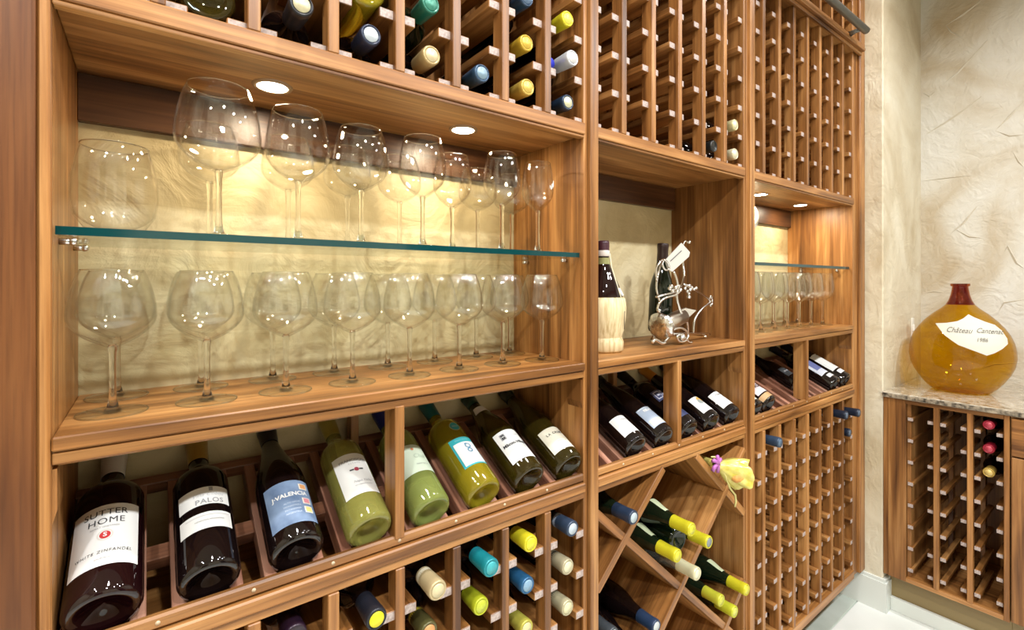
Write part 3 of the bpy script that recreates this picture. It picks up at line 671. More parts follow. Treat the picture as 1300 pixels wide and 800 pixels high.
md = disc_patch('neck_medallion', r + 0.0007, 0.152, 0.12, 0.0125, paint((0.55, 0.48, 0.25), 0.3, 0.5), b_); disc_patch('neck_medallion', r + 0.0011, 0.152, 0.12, 0.0105, TEAL, md); lettering('GOLD', 0.005, r + 0.0014, 0.152, 0.12, PAPER, md)
# 7
r = 0.0385; b_ = display(XD[6], 'burgundy', r, 'olive', (0.005, 0.05, 0.04), 'dark olive bottle with green capsule and white label with a black crest', 0.295, cap0=0.85)
lb = patch('label', r + 0.0005, 0.040, 0.122, -0.92, 0.92, PAPER, b_); rr = r + 0.001
patch('crest', rr, 0.098, 0.114, -0.62, -0.32, GREYINK, lb); patch('crest', rr + 0.0003, 0.100, 0.112, -0.56, -0.38, INK, lb); patch('crest', rr + 0.0005, 0.102, 0.110, -0.475, -0.465, PAPER, lb); patch('crest', rr + 0.0005, 0.1055, 0.1068, -0.56, -0.38, PAPER, lb)
lettering('Mâcon-Villages', 0.0105, rr, 0.083, 0.0, INK, lb, 0.1, 0.0003); lettering('Louis', 0.006, rr, 0.106, 0.35, GREYINK, lb, 0.3)
for i in range(3): patch('rule', rr, 0.073 - 0.005 * i, 0.0736 - 0.005 * i, -0.5, 0.6, paint((0.5, 0.5, 0.5)), lb)
def collar(b_, kind, L, r, z0, z1, mat, a=1.1, name='neck_label'):
    pf, rn = prof_bottle(kind, L, r)
    def rad(z):
        for (ra, za), (rb, zb) in zip(pf[6:-1], pf[7:]):
            if za <= z <= zb: return ra + (rb - ra) * (z - za) / max(zb - za, 1e-6)
        return r
    vs, fs = grid_patch(lambda s, t: ((rad(z0 + (z1 - z0) * t) + 0.0012) * math.sin(-a + 2 * a * s), -(rad(z0 + (z1 - z0) * t) + 0.0012) * math.cos(-a + 2 * a * s), z0 + (z1 - z0) * t), 12, 4)
    return inst(name, MB().add(vs, fs, 0, True).mesh(name, [mat]), b_, (0, 0, 0))
collar(b_, 'burgundy', 0.274, r, 0.195, 0.216, PAPER)
# 8
r = 0.0385; b_ = display(XD[7], 'burgundy', r, 'olive', (0.010, 0.016, 0.010), 'dark olive bottle with dark capsule and cream label next to the end panel', 0.293, cap0=0.85)
lb = patch('label', r + 0.0005, 0.036, 0.100, -0.95, 0.95, paint((0.66, 0.62, 0.50), 0.6), b_); rr = r + 0.001
lettering('LA CREMA', 0.0088, rr, 0.082, 0.0, INK, lb, 0, 0.0001, 1.25); patch('rule', rr, 0.064, 0.0645, -0.35, 0.45, GREYINK, lb); lettering('SONOMA COAST', 0.0036, rr, 0.058, 0.05, GREYINK, lb)

# middle cabinet display row
r = 0.036
b_ = display(X2D[1], 'burgundy', r, 'black', (0.02, 0.012, 0.015), 'black wine bottle with plain white label lying nearest the empty cradle', 0.287)
lb = patch('label', r + 0.0005, 0.035, 0.092, -0.95, 0.95, PAPER, b_); lettering('Meiomi', 0.0085, r + 0.001, 0.078, 0.1, GREYINK, lb, 0.3)
b_ = display(X2D[2], 'flute', r, 'black', (0.012, 0.010, 0.010), 'slender black wine bottle with blue-grey label and dark capsule', 0.302, cap0=0.86)
lb = patch('label', r + 0.0005, 0.035, 0.100, -0.9, 0.9, paint((0.34, 0.40, 0.50)), b_); patch('label_panel', r + 0.0009, 0.038, 0.058, -0.8, 0.8, paint((0.45, 0.48, 0.45)), lb)
lettering('RELAX', 0.010, r + 0.0012, 0.088, -0.05, PAPER, lb, 0, 0.0005); patch('rule', r + 0.001, 0.0965, 0.098, -0.8, 0.8, PAPER, lb)
b_ = display(X2D[3], 'bordeaux', r, 'black', (0.015, 0.013, 0.010), 'black wine bottle with dark blue squared label half behind the post', 0.277)
lb = patch('label', r + 0.0005, 0.040, 0.062, -0.9, 0.9, paint((0.02, 0.03, 0.09)), b_); lb2 = patch('label', r + 0.0005, 0.112, 0.150, -0.75, 0.75, paint((0.05, 0.06, 0.14)), b_)
for a0 in (-0.62, 0.05):
    vs = []
    patch('label_frame', r + 0.0009, 0.118, 0.145, a0, a0 + 0.55, paint((0.55, 0.56, 0.66)), lb2); patch('label_frame', r + 0.0012, 0.121, 0.142, a0 + 0.07, a0 + 0.48, paint((0.05, 0.06, 0.14)), lb2)
    patch('label_frame', r + 0.0014, 0.128, 0.134, a0 + 0.17, a0 + 0.40, paint((0.55, 0.56, 0.66)), lb2)
b_ = display(X2D[4], 'burgundy', r, 'black', (0.50, 0.20, 0.02), 'black wine bottle with orange capsule and white label with an orange sun', 0.287)
lb = patch('label', r + 0.0005, 0.035, 0.092, -0.8, 0.8, PAPER, b_); disc_patch('sun_print', r + 0.001, 0.078, 0.15, 0.011, paint((0.72, 0.42, 0.08)), lb); disc_patch('sun_print', r + 0.0013, 0.070, 0.0, 0.009, paint((0.32, 0.36, 0.36)), lb); patch('rule', r + 0.001, 0.050, 0.0512, -0.5, 0.5, GREYINK, lb)
b_ = display(X2D[5], 'burgundy', r, 'black', (0.02, 0.012, 0.012), 'black wine bottle with plain white label lying against the walnut end panel', 0.287)
lb = patch('label', r + 0.0005, 0.035, 0.092, -0.95, 0.95, PAPER, b_); lettering('Meiomi', 0.0085, r + 0.001, 0.080, -0.1, GREYINK, lb, 0.3)

# end cabinet display row
b_ = display(X3D[0], 'bordeaux', 0.034, 'black', (0.02, 0.02, 0.02), 'dark wine bottle with cream and teal label behind the cabinet stile', 0.283)
lb = patch('label', 0.0345, 0.030, 0.095, -0.95, 0.95, paint((0.62, 0.60, 0.50)), b_); patch('label_panel', 0.0349, 0.040, 0.060, -0.5, 0.9, paint((0.20, 0.40, 0.42)), lb)
b_ = display(X3D[1], 'bordeaux', 0.036, 'black', (0.02, 0.02, 0.02), 'dark wine bottle with pink and white label and gold foot band', 0.283)
lb = patch('label', 0.0365, 0.045, 0.13, -1.0, 1.0, paint((0.72, 0.58, 0.60)), b_); lettering('ROSA', 0.017, 0.037, 0.075, 0.1, INK, lb, 0.2, 0.0006); patch('label_panel', 0.0369, 0.046, 0.06, -0.9, 0.9, PAPER, lb)
patch('foot_band', 0.0364, 0.010, 0.028, -1.2, 1.2, paint((0.45, 0.27, 0.12)), b_)
b_ = display(X3D[4], 'burgundy', 0.031, 'black', (0.012, 0.012, 0.014), 'small all-black wine bottle lying behind the display post, pushed far back', 0.200)
b_.location += Vector((0, 0.055, 0.028))
lb = patch('label', 0.0315, 0.04, 0.085, -0.8, 0.8, paint((0.05, 0.055, 0.06)), b_); patch('rule', 0.0319, 0.060, 0.066, -0.6, 0.6, GREYINK, lb)
b_ = display(X3D[6], 'bordeaux', 0.034, 'black', (0.012, 0.012, 0.02), 'black wine bottle with slate blue and silver label beside the post', 0.283)
lb = patch('label', 0.0345, 0.060, 0.145, -1.1, 0.7, paint((0.60, 0.62, 0.70)), b_); patch('label_panel', 0.0349, 0.085, 0.138, -0.8, 0.5, paint((0.13, 0.15, 0.33)), lb); patch('label', 0.0345, 0.036, 0.052, -0.7, 0.7, paint((0.55, 0.55, 0.56)), b_)
b_ = display(X3D[7], 'bordeaux', 0.036, 'black', (0.012, 0.012, 0.02), 'black wine bottle with long white label lying against the end wall panel', 0.283)
lb = patch('label', 0.0365, 0.062, 0.160, -1.0, 0.8, PAPER, b_); patch('rule', 0.0369, 0.150, 0.154, -0.1, 0.2, INK, lb); patch('label', 0.0365, 0.036, 0.054, -0.7, 0.7, paint((0.60, 0.60, 0.60)), b_)

for o_ in list(bpy.data.objects):                      # the paper sits low on these bottles, close to the foot
    if o_.get('group') == 'bottles laid out on the display row':
        for c_ in o_.children:
            if c_.name.startswith('label'): c_.location.z -= 0.012
# bottles in the racks: neck out, resting on the rails
OUT = (PI / 2, 0, 0)
def racked(u, v, x, z, cap, label, kind='bordeaux', glass='black', L=0.272, r=0.0350, group='bottles in the racks', y=None, **k):
    if y is None:
        t = (u - 650) / F_PX; s, c = math.sin(TH), math.cos(TH); y = x * (c - t * s) / (s + t * c) - D
    y = max(min(y, 0.004), -0.034); L = min(L, 0.2485 - y)  # the foot stops at the back panel
    return bottle((x, y + L, z), OUT, kind, L, r, glass, cap, label, group, **k)
def m1(k): return 0.7146 if k == 6 else D1[0] + 0.108 * (k + 0.5)   # the last column is wider: its rails hang on the side panel
LIFT = 0.0268
U0, U1, U2 = (RAIL_U[k] + LIFT for k in range(3))
racked(383, 13, m1(1), U0, (0.012, 0.012, 0.016), 'bottle with black capsule and cream emblem in the rack over the largest glass', captop=(0.55, 0.50, 0.32))
b_ = racked(471, 50, m1(2), U0, (0.015, 0.022, 0.05), 'bottle with navy capsule and pale emblem on the bottom rack rail, olive bottle above it', captop=(0.50, 0.55, 0.60))
b_ = bottle((m1(2), 0.012, U1), (-PI / 2, 0, 0), 'burgundy', 0.234, 0.0350, 'gold', None, 'olive-gold bottle stored base outward above the navy capsule bottle', 'bottles in the racks')
b_ = bottle((m1(0), 0.02, U0), (-PI / 2, 0, 0), 'burgundy', 0.227, 0.0350, 'olive', None, 'pale-labelled olive bottle stored base outward beside the black capsule bottle', 'bottles in the racks')
patch('label', 0.0356, 0.03, 0.10, -1.0, 1.0, paint((0.6, 0.56, 0.42)), b_)
racked(547, 12, m1(3), U1, (0.02, 0.15, 0.10), 'bottle with dark green capsule in the upper rack above the cream capsule', captop=(0.05, 0.24, 0.17), glass='green')
b_ = racked(548, 74, m1(3), U0, (0.42, 0.31, 0.14), 'bottle with cream-gold capsule in the upper rack below the dark green one', captop=(0.60, 0.50, 0.30))
racked(612, 92, m1(4), U0, (0.03, 0.07, 0.13), 'bottle with steel blue capsule alone in its upper rack column', captop=(0.20, 0.30, 0.38))
racked(668, 2, m1(5), U2, (0.02, 0.05, 0.10), 'bottle with dark blue capsule above the two gold capsules', captop=(0.10, 0.16, 0.25))
racked(668, 58, m1(5), U1, (0.50, 0.33, 0.03), 'bottle with gold capsule between the dark blue one and another gold one', captop=(0.62, 0.42, 0.06))
racked(670, 113, m1(5), U0, (0.48, 0.33, 0.06), 'bottle with gold capsule on the lowest rail of the upper rack', captop=(0.62, 0.45, 0.10))
racked(720, 22, m1(6), U2 - 0.0043, (0.62, 0.56, 0.02), 'bottle with bright yellow capsule in the upper rack beside the cabinet stile', captop=(0.72, 0.66, 0.10))
racked(727, 72, m1(6), U1 - 0.0043, (0.50, 0.52, 0.55), 'bottle with silver capsule below the bright yellow capsule', captop=(0.62, 0.62, 0.62), glass='black')
racked(721, 125, m1(6), U0 - 0.0043, (0.015, 0.03, 0.06), 'bottle with navy capsule and cream disc below the silver capsule', captop=(0.60, 0.58, 0.38))
o = empty('bottle_stopper', (m1(6) - 0.024, 0.0, U1 + 0.011), 'royal blue rubber bottle stopper lying beside the silver capsule', 'stopper')
MB().lathe([(0.0001, 0.0), (0.011, 0.0), (0.0125, 0.004), (0.0125, 0.018), (0.009, 0.022), (0.0085, 0.05), (0.0001, 0.05)], 20).build('stopper_body', paint((0.02, 0.03, 0.42), 0.35), o, False); o.rotation_euler = (-PI / 2, 0, 0); o.location = (0.6770, 0.016, RAIL_U[1] + 0.0122)
m2 = lambda k: X2D[k]
racked(930, 159, 1.4005, U1 - 0.0072, (0.55, 0.50, 0.26), 'bottle with cream capsule in the middle cabinet rack, upper of the pair', captop=(0.66, 0.62, 0.42))
racked(932, 203, 1.4005, U0 - 0.0045, (0.55, 0.51, 0.34), 'bottle with cream capsule in the middle cabinet rack, lower of the pair', captop=(0.66, 0.62, 0.45))
racked(905, 160, m2(4), U0 - 0.0012, (0.012, 0.014, 0.014), 'bottle with black capsule in the middle cabinet rack beside the cream capsules', y=0.03)
L0, L1, L2 = (RAIL_L[k] + LIFT for k in range(3))
racked(480, 775, m1(2), L0, (0.012, 0.014, 0.022), 'bottle with navy neck and bright yellow capsule disc in the lower rack', captop=(0.78, 0.70, 0.02))
racked(556, 753, m1(3), L0, (0.45, 0.36, 0.20), 'bottle with tan banded capsule in the lower rack beside the teal one', captop=(0.60, 0.52, 0.32), stripe=(0.6, 0.55, 0.4))
racked(540, 790, m1(3), L1, (0.10, 0.09, 0.03), 'bottle with dark gold-striped capsule in the lower rack below the tan one', captop=(0.60, 0.30, 0.12), stripe=(0.6, 0.5, 0.05), cap0=0.78)
racked(624, 722, m1(4), L0, (0.01, 0.22, 0.26), 'bottle with teal capsule in the lower rack above the lime one', captop=(0.05, 0.36, 0.40), stripe=(0.01, 0.16, 0.2))
racked(610, 772, m1(4), L1, (0.42, 0.46, 0.02), 'bottle with lime green capsule in the lower rack below the teal one', captop=(0.50, 0.55, 0.05))
racked(674, 695, m1(5), L0, (0.60, 0.54, 0.02), 'bottle with yellow capsule in the lower rack above a blue one', captop=(0.70, 0.64, 0.04), stripe=(0.5, 0.44, 0.01))
racked(670, 741, m1(5), L1, (0.02, 0.10, 0.22), 'bottle with blue capsule in the lower rack below the yellow one', captop=(0.22, 0.36, 0.50))
racked(665, 795, m1(5), L2, (0.42, 0.38, 0.06), 'bottle with mottled gold capsule in the lower rack below the blue one', captop=(0.6, 0.55, 0.3))
racked(727, 672, m1(6), L0 - 0.0043, (0.03, 0.05, 0.09), 'bottle with slate blue capsule in the lower rack beside the stile', captop=(0.45, 0.52, 0.60), stripe=(0.3, 0.36, 0.45))
racked(721, 714, m1(6), L1 - 0.0043, (0.42, 0.37, 0.24), 'bottle with cream patterned capsule in the lower rack, second beside the stile', captop=(0.68, 0.64, 0.44), stripe=(0.08, 0.07, 0.05))
racked(720, 772, m1(6), L2 - 0.0043, (0.42, 0.38, 0.24), 'bottle with cream patterned capsule in the lower rack, third beside the stile', captop=(0.68, 0.64, 0.40), stripe=(0.10, 0.09, 0.06))
racked(440, 795, m1(1), L0, (0.02, 0.008, 0.02), 'bottle with dark purple capsule in the lower rack in shadow', y=0.03)
def m3(k): return X3D[k]
racked(985, 562, m3(1), L0, (0.03, 0.055, 0.10), 'bottle with slate blue capsule alone in the end cabinet lower rack', captop=(0.10, 0.16, 0.24), y=-0.024)
racked(1076, 527, m3(6), L0, (0.012, 0.018, 0.035), 'bottle with navy capsule in the column next to the last, end cabinet lower rack', captop=(0.12, 0.16, 0.22), y=-0.03)
racked(1090, 518, 2.2842, L0 - 0.0093, (0.012, 0.018, 0.035), 'bottle with navy capsule at the top of the last column by the plaster wall', captop=(0.12, 0.16, 0.22), y=-0.034)
racked(1082, 546, 2.2842, L1 - 0.0093, (0.012, 0.018, 0.035), 'bottle with navy capsule second in the last column by the plaster wall', captop=(0.12, 0.16, 0.22), y=-0.002)

# diamond bin
YEL = (0.55, 0.50, 0.02)
def binned(x, z, y, cap, label, glass='green', kind='burgundy', neck=False, spin=0.0, L=0.272, tilt=0.0, **k):
    L = min(L, 0.2475 - y)
    q = Matrix.Rotation(PI / 2, 3, 'X') @ Matrix.Rotation(PI - 0.55, 3, 'Z')          # label side turned up and towards the room
    b_ = bottle((x, y + L, z), q.to_euler(), kind, L, 0.0350, glass, cap, label, 'bottles in the diamond bin', **k)
    if neck: collar(b_, kind, L, 0.0350, 0.150, 0.198, paint((0.50, 0.56, 0.36)), 0.8, 'shoulder_label'); lettering('D', 0.010, 0.0178, L * 0.9, 0.0, INK, b_)
    return b_
binned(0.900, 0.8235, -0.022, (0.02, 0.035, 0.07), 'bottle with navy capsule in the triangular cell by the stile', captop=(0.42, 0.50, 0.55), stripe=(0.14, 0.22, 0.36))
binned(1.1222, 0.6235, -0.046, (0.60, 0.56, 0.36), 'clear bottle with pale cork capsule at the bottom of the middle diamond cell', 'clear', captop=(0.70, 0.68, 0.50))
binned(1.043, 0.695, -0.042, YEL, 'bottle with yellow capsule and pale shoulder label leaning on the diagonal board', neck=True, captop=(0.62, 0.58, 0.06), stripe=(0.06, 0.06, 0.02))
binned(1.186, 0.6815, -0.040, YEL, 'bottle with yellow capsule and grey end on the far side of the middle cell', captop=(0.22, 0.25, 0.26))
binned(1.079, 0.7555, -0.058, YEL, 'bottle with yellow capsule on top of the pile in the middle cell', neck=True, captop=(0.60, 0.58, 0.05))
binned(1.3964, 0.4710, -0.033, YEL, 'bottle with yellow capsule lying on two others by the end panel', neck=True, captop=(0.66, 0.60, 0.06), stripe=(0.06, 0.06, 0.02))
binned(1.2924, 0.4710, -0.014, (0.50, 0.50, 0.04), 'bottle with yellow-green capsule and orange patch on the diagonal beside the lime one', captop=(0.55, 0.56, 0.08), stripe=(0.5, 0.2, 0.03))
binned(1.3444, 0.4240, -0.025, (0.50, 0.52, 0.03), 'bottle with lime capsule at the very bottom of the cell by the end panel', captop=(0.60, 0.60, 0.12))
bottle((1.1145, 0.002, 0.6940), (-PI / 2, 0, 0), 'burgundy', 0.244, 0.0350, 'green', None, 'dark bottle lying base outward in the heart of the middle cell', 'bottles in the diamond bin')
for x, z, y, cap, lab in ((1.004, 0.5178, -0.008, (0.02, 0.04, 0.09), 'bottle with navy capsule and silver end on the pile in the lower cell'), (0.848, 0.5645, -0.006, (0.05, 0.06, 0.07), 'bottle with grey capsule beside the stile in the lower cell'),
                       (0.900, 0.4242, 0.0, (0.02, 0.03, 0.06), 'lowest dark bottle of the pile in the lower cell'), (0.848, 0.4710, 0.0, (0.02, 0.02, 0.02), 'dark bottle under the grey capsule in the lower cell'),
                       (0.952, 0.4710, 0.0, (0.02, 0.02, 0.02), 'dark bottle under the navy capsule with silver end'), (0.900, 0.5178, 0.01, (0.02, 0.02, 0.02), 'dark bottle in the heart of the pile in the lower cell')):
    binned(x, z, y, cap, lab, 'black', captop=(0.5, 0.54, 0.55) if y < 0 else None)

# gift-wrapped bottle in the corner cell
o = empty('gift_wrapped_bottle', (1.345, 0.03, 0.806), 'bottle gift-wrapped in yellow cellophane with purple ribbon in the corner cell', 'gift')
pf, rn = prof_bottle('burgundy', 0.20, 0.034)
q = MB().lathe([(0.0001, 0), (0.030, 0.0), (0.033, 0.01), (0.033, 0.05), (0.026, 0.08), (0.017, 0.13), (0.0115, 0.17), (0.0105, 0.238)], 28, wave=lambda a, z: 1 + 0.03 * math.sin(9 * a + 20 * z))
GA = Vector((-0.081, -0.050, 0.057)); B0 = Vector((0.002, 0.182, 0.024)); mt_ = (GA - B0).to_track_quat('Z', 'Y').to_matrix()
q.v = [tuple(mt_ @ Vector(v_) + B0) for v_ in q.v]; q.build('wrapped_body', paint((0.52, 0.45, 0.12), 0.3), o, False)
fan = MB(); NA = 40; dirn = Vector((0.80, -0.45, -0.38)).normalized(); e1 = dirn.orthogonal().normalized(); e2 = dirn.cross(e1)
rows = [(0.0, 0.010), (0.015, 0.020), (0.034, 0.032), (0.058, 0.041), (0.078, 0.044)]
vs = []; fs = []
for i, (d, rr) in enumerate(rows):
    for k in range(NA):
        a = 2 * PI * k / NA; w = 1 + (0.12 * math.sin(7 * a) + 0.08 * math.sin(11 * a + 1)) * (d / 0.11)
        vs.append(dirn * (d + 0.014 * math.sin(3 * a) * (d / 0.11)) + (e1 * math.cos(a) + e2 * math.sin(a)) * rr * w + GA)
for i in range(len(rows) - 1):
    for k in range(NA): k2 = (k + 1) % NA; fs.append((i * NA + k, i * NA + k2, (i + 1) * NA + k2, (i + 1) * NA + k))
fan.add(vs, fs, 0, True).build('cellophane_fan', speckle('yellow_film', (0.50, 0.42, 0.06), (0.66, 0.60, 0.20), 40, 0.2, 3, 0.4), o, False)
tis = MB()
tis.ball(GA + dirn * 0.048 + Vector((0, -0.018, -0.010)), 0.022, 0, (1.5, 0.9, 0.7)).build('orange_tissue', speckle('orange_tissue', (0.55, 0.22, 0.05), (0.68, 0.40, 0.10), 60, 0.7), o, False)
bow = MB()
for a in (0.3, 1.5, 2.6, 3.8, 5.0):
    d = Vector((math.cos(a), 0.25, math.sin(a)))
    bow.tube([GA + Vector((-0.012, -0.008, 0.004)) + d * t * 0.024 + Vector((0, 0, 0.008 * math.sin(t * 3))) for t in (0, 0.35, 0.7, 1.0, 0.9, 0.5, 0.1)], [0.002, 0.005, 0.006, 0.005, 0.005, 0.004, 0.002], 6)
bow.build('purple_ribbon', paint((0.42, 0.13, 0.42), 0.3), o, False)
MB().tube([GA + Vector(v_) for v_ in ((0, -0.01, 0), (0.004, -0.02, -0.026), (0.022, -0.022, -0.062), (0.050, -0.022, -0.088), (0.058, -0.02, -0.110), (0.052, -0.02, -0.124))], [0.002, 0.003, 0.003, 0.003, 0.003, 0.002], 6).tube([GA, GA + Vector((-0.016, 0, 0.026)), GA + Vector((-0.034, 0, 0.030))], [0.002, 0.003, 0.002], 6).build('yellow_ribbon', paint((0.60, 0.54, 0.20), 0.35), o, False)

# ------------------------------------------------------------------ straw-covered bottle and silver figure on the middle shelf
fx = pix(766, 440, 0.105).x
o = empty('straw_flask', (fx, 0.105, ZB1), 'round wine flask in pale straw basket with dark purple capsule', 'bottle')
sp = [(0.0001, 0.002), (0.046, 0.0), (0.050, 0.006), (0.051, 0.026), (0.047, 0.038)]
STRAW = None
m, nt, b = new_mat('woven_straw'); STRAW = m
tc = nt.nodes.new('ShaderNodeTexCoord'); mp = nt.nodes.new('ShaderNodeMapping'); mp.inputs['Scale'].default_value = (170, 170, 6)
n = nt.nodes.new('ShaderNodeTexNoise'); n.inputs['Scale'].default_value = 1; n.inputs['Detail'].default_value = 3
rp = nt.nodes.new('ShaderNodeValToRGB'); rp.color_ramp.elements[0].position = 0.25; rp.color_ramp.elements[0].color = (0.42, 0.29, 0.12, 1); rp.color_ramp.elements[1].position = 0.6; rp.color_ramp.elements[1].color = (0.72, 0.60, 0.36, 1)
nt.links.new(tc.outputs['Object'], mp.inputs[0]); nt.links.new(mp.outputs[0], n.inputs['Vector']); nt.links.new(n.outputs['Fac'], rp.inputs[0]); nt.links.new(rp.outputs[0], b.inputs['Base Color'])
bp = nt.nodes.new('ShaderNodeBump'); bp.inputs['Distance'].default_value = 0.001; bp.inputs['Strength'].default_value = 0.6; nt.links.new(n.outputs['Fac'], bp.inputs['Height']); nt.links.new(bp.outputs[0], b.inputs['Normal']); b.inputs['Roughness'].default_value = 0.6
MB().lathe(sp, 40, wave=lambda a, z: 1 + 0.008 * math.sin(26 * a)).build('straw_base', STRAW, o, False)
MB().lathe([(0.046, 0.034), (0.052, 0.055), (0.0575, 0.09), (0.0585, 0.112), (0.0555, 0.134), (0.0515, 0.139), (0.050, 0.136)], 40, wave=lambda a, z: 1 + 0.008 * math.sin(34 * a)).build('straw_basket', STRAW, o, False)
MB().lathe([(0.050, 0.130), (0.048, 0.145), (0.040, 0.168), (0.028, 0.195), (0.019, 0.215), (0.0150, 0.232), (0.0140, 0.252), (0.0140, 0.28), (0.0001, 0.28)], 36).build('glass_body', BG['red'], o, False)
MB().lathe([(0.0172, 0.222), (0.0158, 0.232), (0.0158, 0.240)], 32).build('wine_line', paint((0.25, 0.24, 0.10), 0.2), o, False)
MB().lathe([(0.0150, 0.252), (0.0152, 0.278), (0.0140, 0.284), (0.0001, 0.285)], 28).build('capsule', paint((0.055, 0.015, 0.025), 0.35), o, False)
MB().lathe([(0.0152, 0.244), (0.0165, 0.247), (0.0165, 0.256), (0.0152, 0.259)], 28).build('neck_cord', paint((0.62, 0.55, 0.50), 0.6), o, False)
MB().tube([(0.013, -0.010, 0.252), (0.011, -0.018, 0.215), (0.010, -0.031, 0.185), (0.009, -0.046, 0.15), (0.008, -0.052, 0.138)], 0.0016, 6).build('straw_strand', paint((0.68, 0.60, 0.42), 0.6), o, False)
vs, fs = grid_patch(lambda s, t: ((0.0515 - 0.022 * t) * math.sin(0.25 + 0.75 * s), -(0.0515 - 0.022 * t) * math.cos(0.25 + 0.75 * s), 0.144 + 0.042 * t), 10, 4)
vs = [((r_ := math.hypot(x, y)), x, y, z)[1:] for x, y, z in vs]
MB().add(vs, fs, 0, True).build('paper_label', PAPER, o, False)
MB().tube([(0.012, -0.0585, 0.06), (0.011, -0.0600, 0.085), (0.0115, -0.0605, 0.105)], 0.0009, 5).build('straw_gap', paint((0.05, 0.03, 0.01)), o, False)

SY = 0.105
def zp(x, y, dy=0.0):                                  # a point of the figure, read off an enlarged crop of the photograph
    return pix(810 + x / 5.333, 295 + y / 5.333, SY + dy)
o = empty('metal_bottle_holder', (zp(260, 740).x, SY, ZB1), 'silver wire figure holding a dark bottle, with a small metal tag', 'sculpture')
def wire(name, pts, r, smooth=3, mat=None):
    P = [zp(*p) for p in pts]; out = []
    for i in range(len(P) - 1):                        # Catmull-Rom through the read-off points
        p0, p1, p2, p3 = P[max(i - 1, 0)], P[i], P[i + 1], P[min(i + 2, len(P) - 1)]
        for j in range(smooth):
            t = j / smooth
            out.append(0.5 * ((2 * p1) + (p2 - p0) * t + (2 * p0 - 5 * p1 + 4 * p2 - p3) * t * t + (3 * p1 - p0 - 3 * p2 + p3) * t ** 3))
    out.append(P[-1])
    out = [Vector((p.x, p.y, max(p.z, ZB1 + r))) for p in out]
    return MB().tube(out, r, 8).build(name, mat or SILVER, o)
wire('wire_body', [(120, 440, -0.03), (170, 425, -0.045), (245, 405, -0.045), (275, 385, -0.035), (300, 350, -0.02), (312, 290, 0), (305, 210, 0.01), (300, 150, 0.01), (305, 85, 0.01), (322, 58, 0.01), (345, 66, 0.0)], 0.0032)
wire('wire_body', [(150, 475, -0.03), (125, 380, -0.03), (135, 290, -0.03), (155, 220, -0.03), (178, 178, -0.03), (150, 200, -0.04), (122, 250, -0.035), (128, 330, -0.035)], 0.0030)
wire('wire_body', [(240, 262, -0.04), (262, 320, -0.045), (270, 380, -0.045), (262, 440, -0.045), (290, 540, -0.045), (330, 600, -0.04), (340, 690, -0.03)], 0.0036)
wire('arm', [(130, 525, -0.04), (145, 480, -0.045), (185, 445, -0.05), (250, 425, -0.05), (285, 400, -0.045)], 0.0034)
wire('arm', [(310, 350, -0.03), (345, 370, -0.03), (400, 400, -0.025), (450, 430, -0.02), (490, 470, -0.02), (440, 510, -0.02), (400, 560, -0.02), (380, 610, -0.02), (375, 690, -0.02)], 0.0032)
wire('foot_wire', [(235, 690, -0.045), (300, 685, -0.04), (380, 688, -0.02), (450, 685, -0.01), (482, 690, -0.005)], 0.0040)
wire('foot_wire', [(160, 755, -0.05), (200, 720, -0.055), (240, 660, -0.055), (300, 650, -0.05), (340, 690, -0.045), (320, 735, -0.05), (280, 740, -0.05), (265, 705, -0.05), (300, 690, -0.05), (320, 715, -0.05), (345, 745, -0.05), (365, 748, -0.05)], 0.0034)
wire('foot_wire', [(95, 742, -0.05), (120, 730, -0.05), (160, 752, -0.055), (185, 745, -0.055)], 0.0045)
for (x, y, dy, r_) in ((345, 66, 0.0, 0.0062), (455, 706, -0.01, 0.0052), (345, 438, -0.03, 0.0062), (140, 530, -0.045, 0.0055), (300, 715, -0.05, 0.0095), (100, 742, -0.05, 0.005)):
    p = zp(x, y, dy); p.z = max(p.z, ZB1 + r_); MB().ball(p, r_).build('ball', SILVER, o)
cl = MB()                                              # bunch of small beads at the waist and hand
for (x, y, dy) in ((255, 375, -0.05), (275, 365, -0.045), (285, 390, -0.045), (265, 400, -0.05), (215, 380, -0.05), (235, 395, -0.052), (225, 365, -0.05)): cl.ball(zp(x, y, dy), 0.0058)
cl.build('bead_cluster', SILVER, o)
cl = MB()
for i, (x, y) in enumerate(((320, 380), (335, 400), (345, 415), (355, 390), (365, 375), (380, 385), (330, 360), (350, 360), (395, 378))): cl.ball(zp(x, y, -0.03), 0.0062, 0, (1, 0.7, 0.8))
cl.build('grape_cluster', SILVER, o)
fl_ = MB(); c0 = zp(495, 465, -0.02)
for k in range(7):
    a = 2 * PI * k / 7; fl_.ball(c0 + Vector((0.008 * math.cos(a), 0, 0.014 * math.sin(a))), 0.0052, 0, (1, 0.6, 1))
fl_.build('flower', SILVER, o)
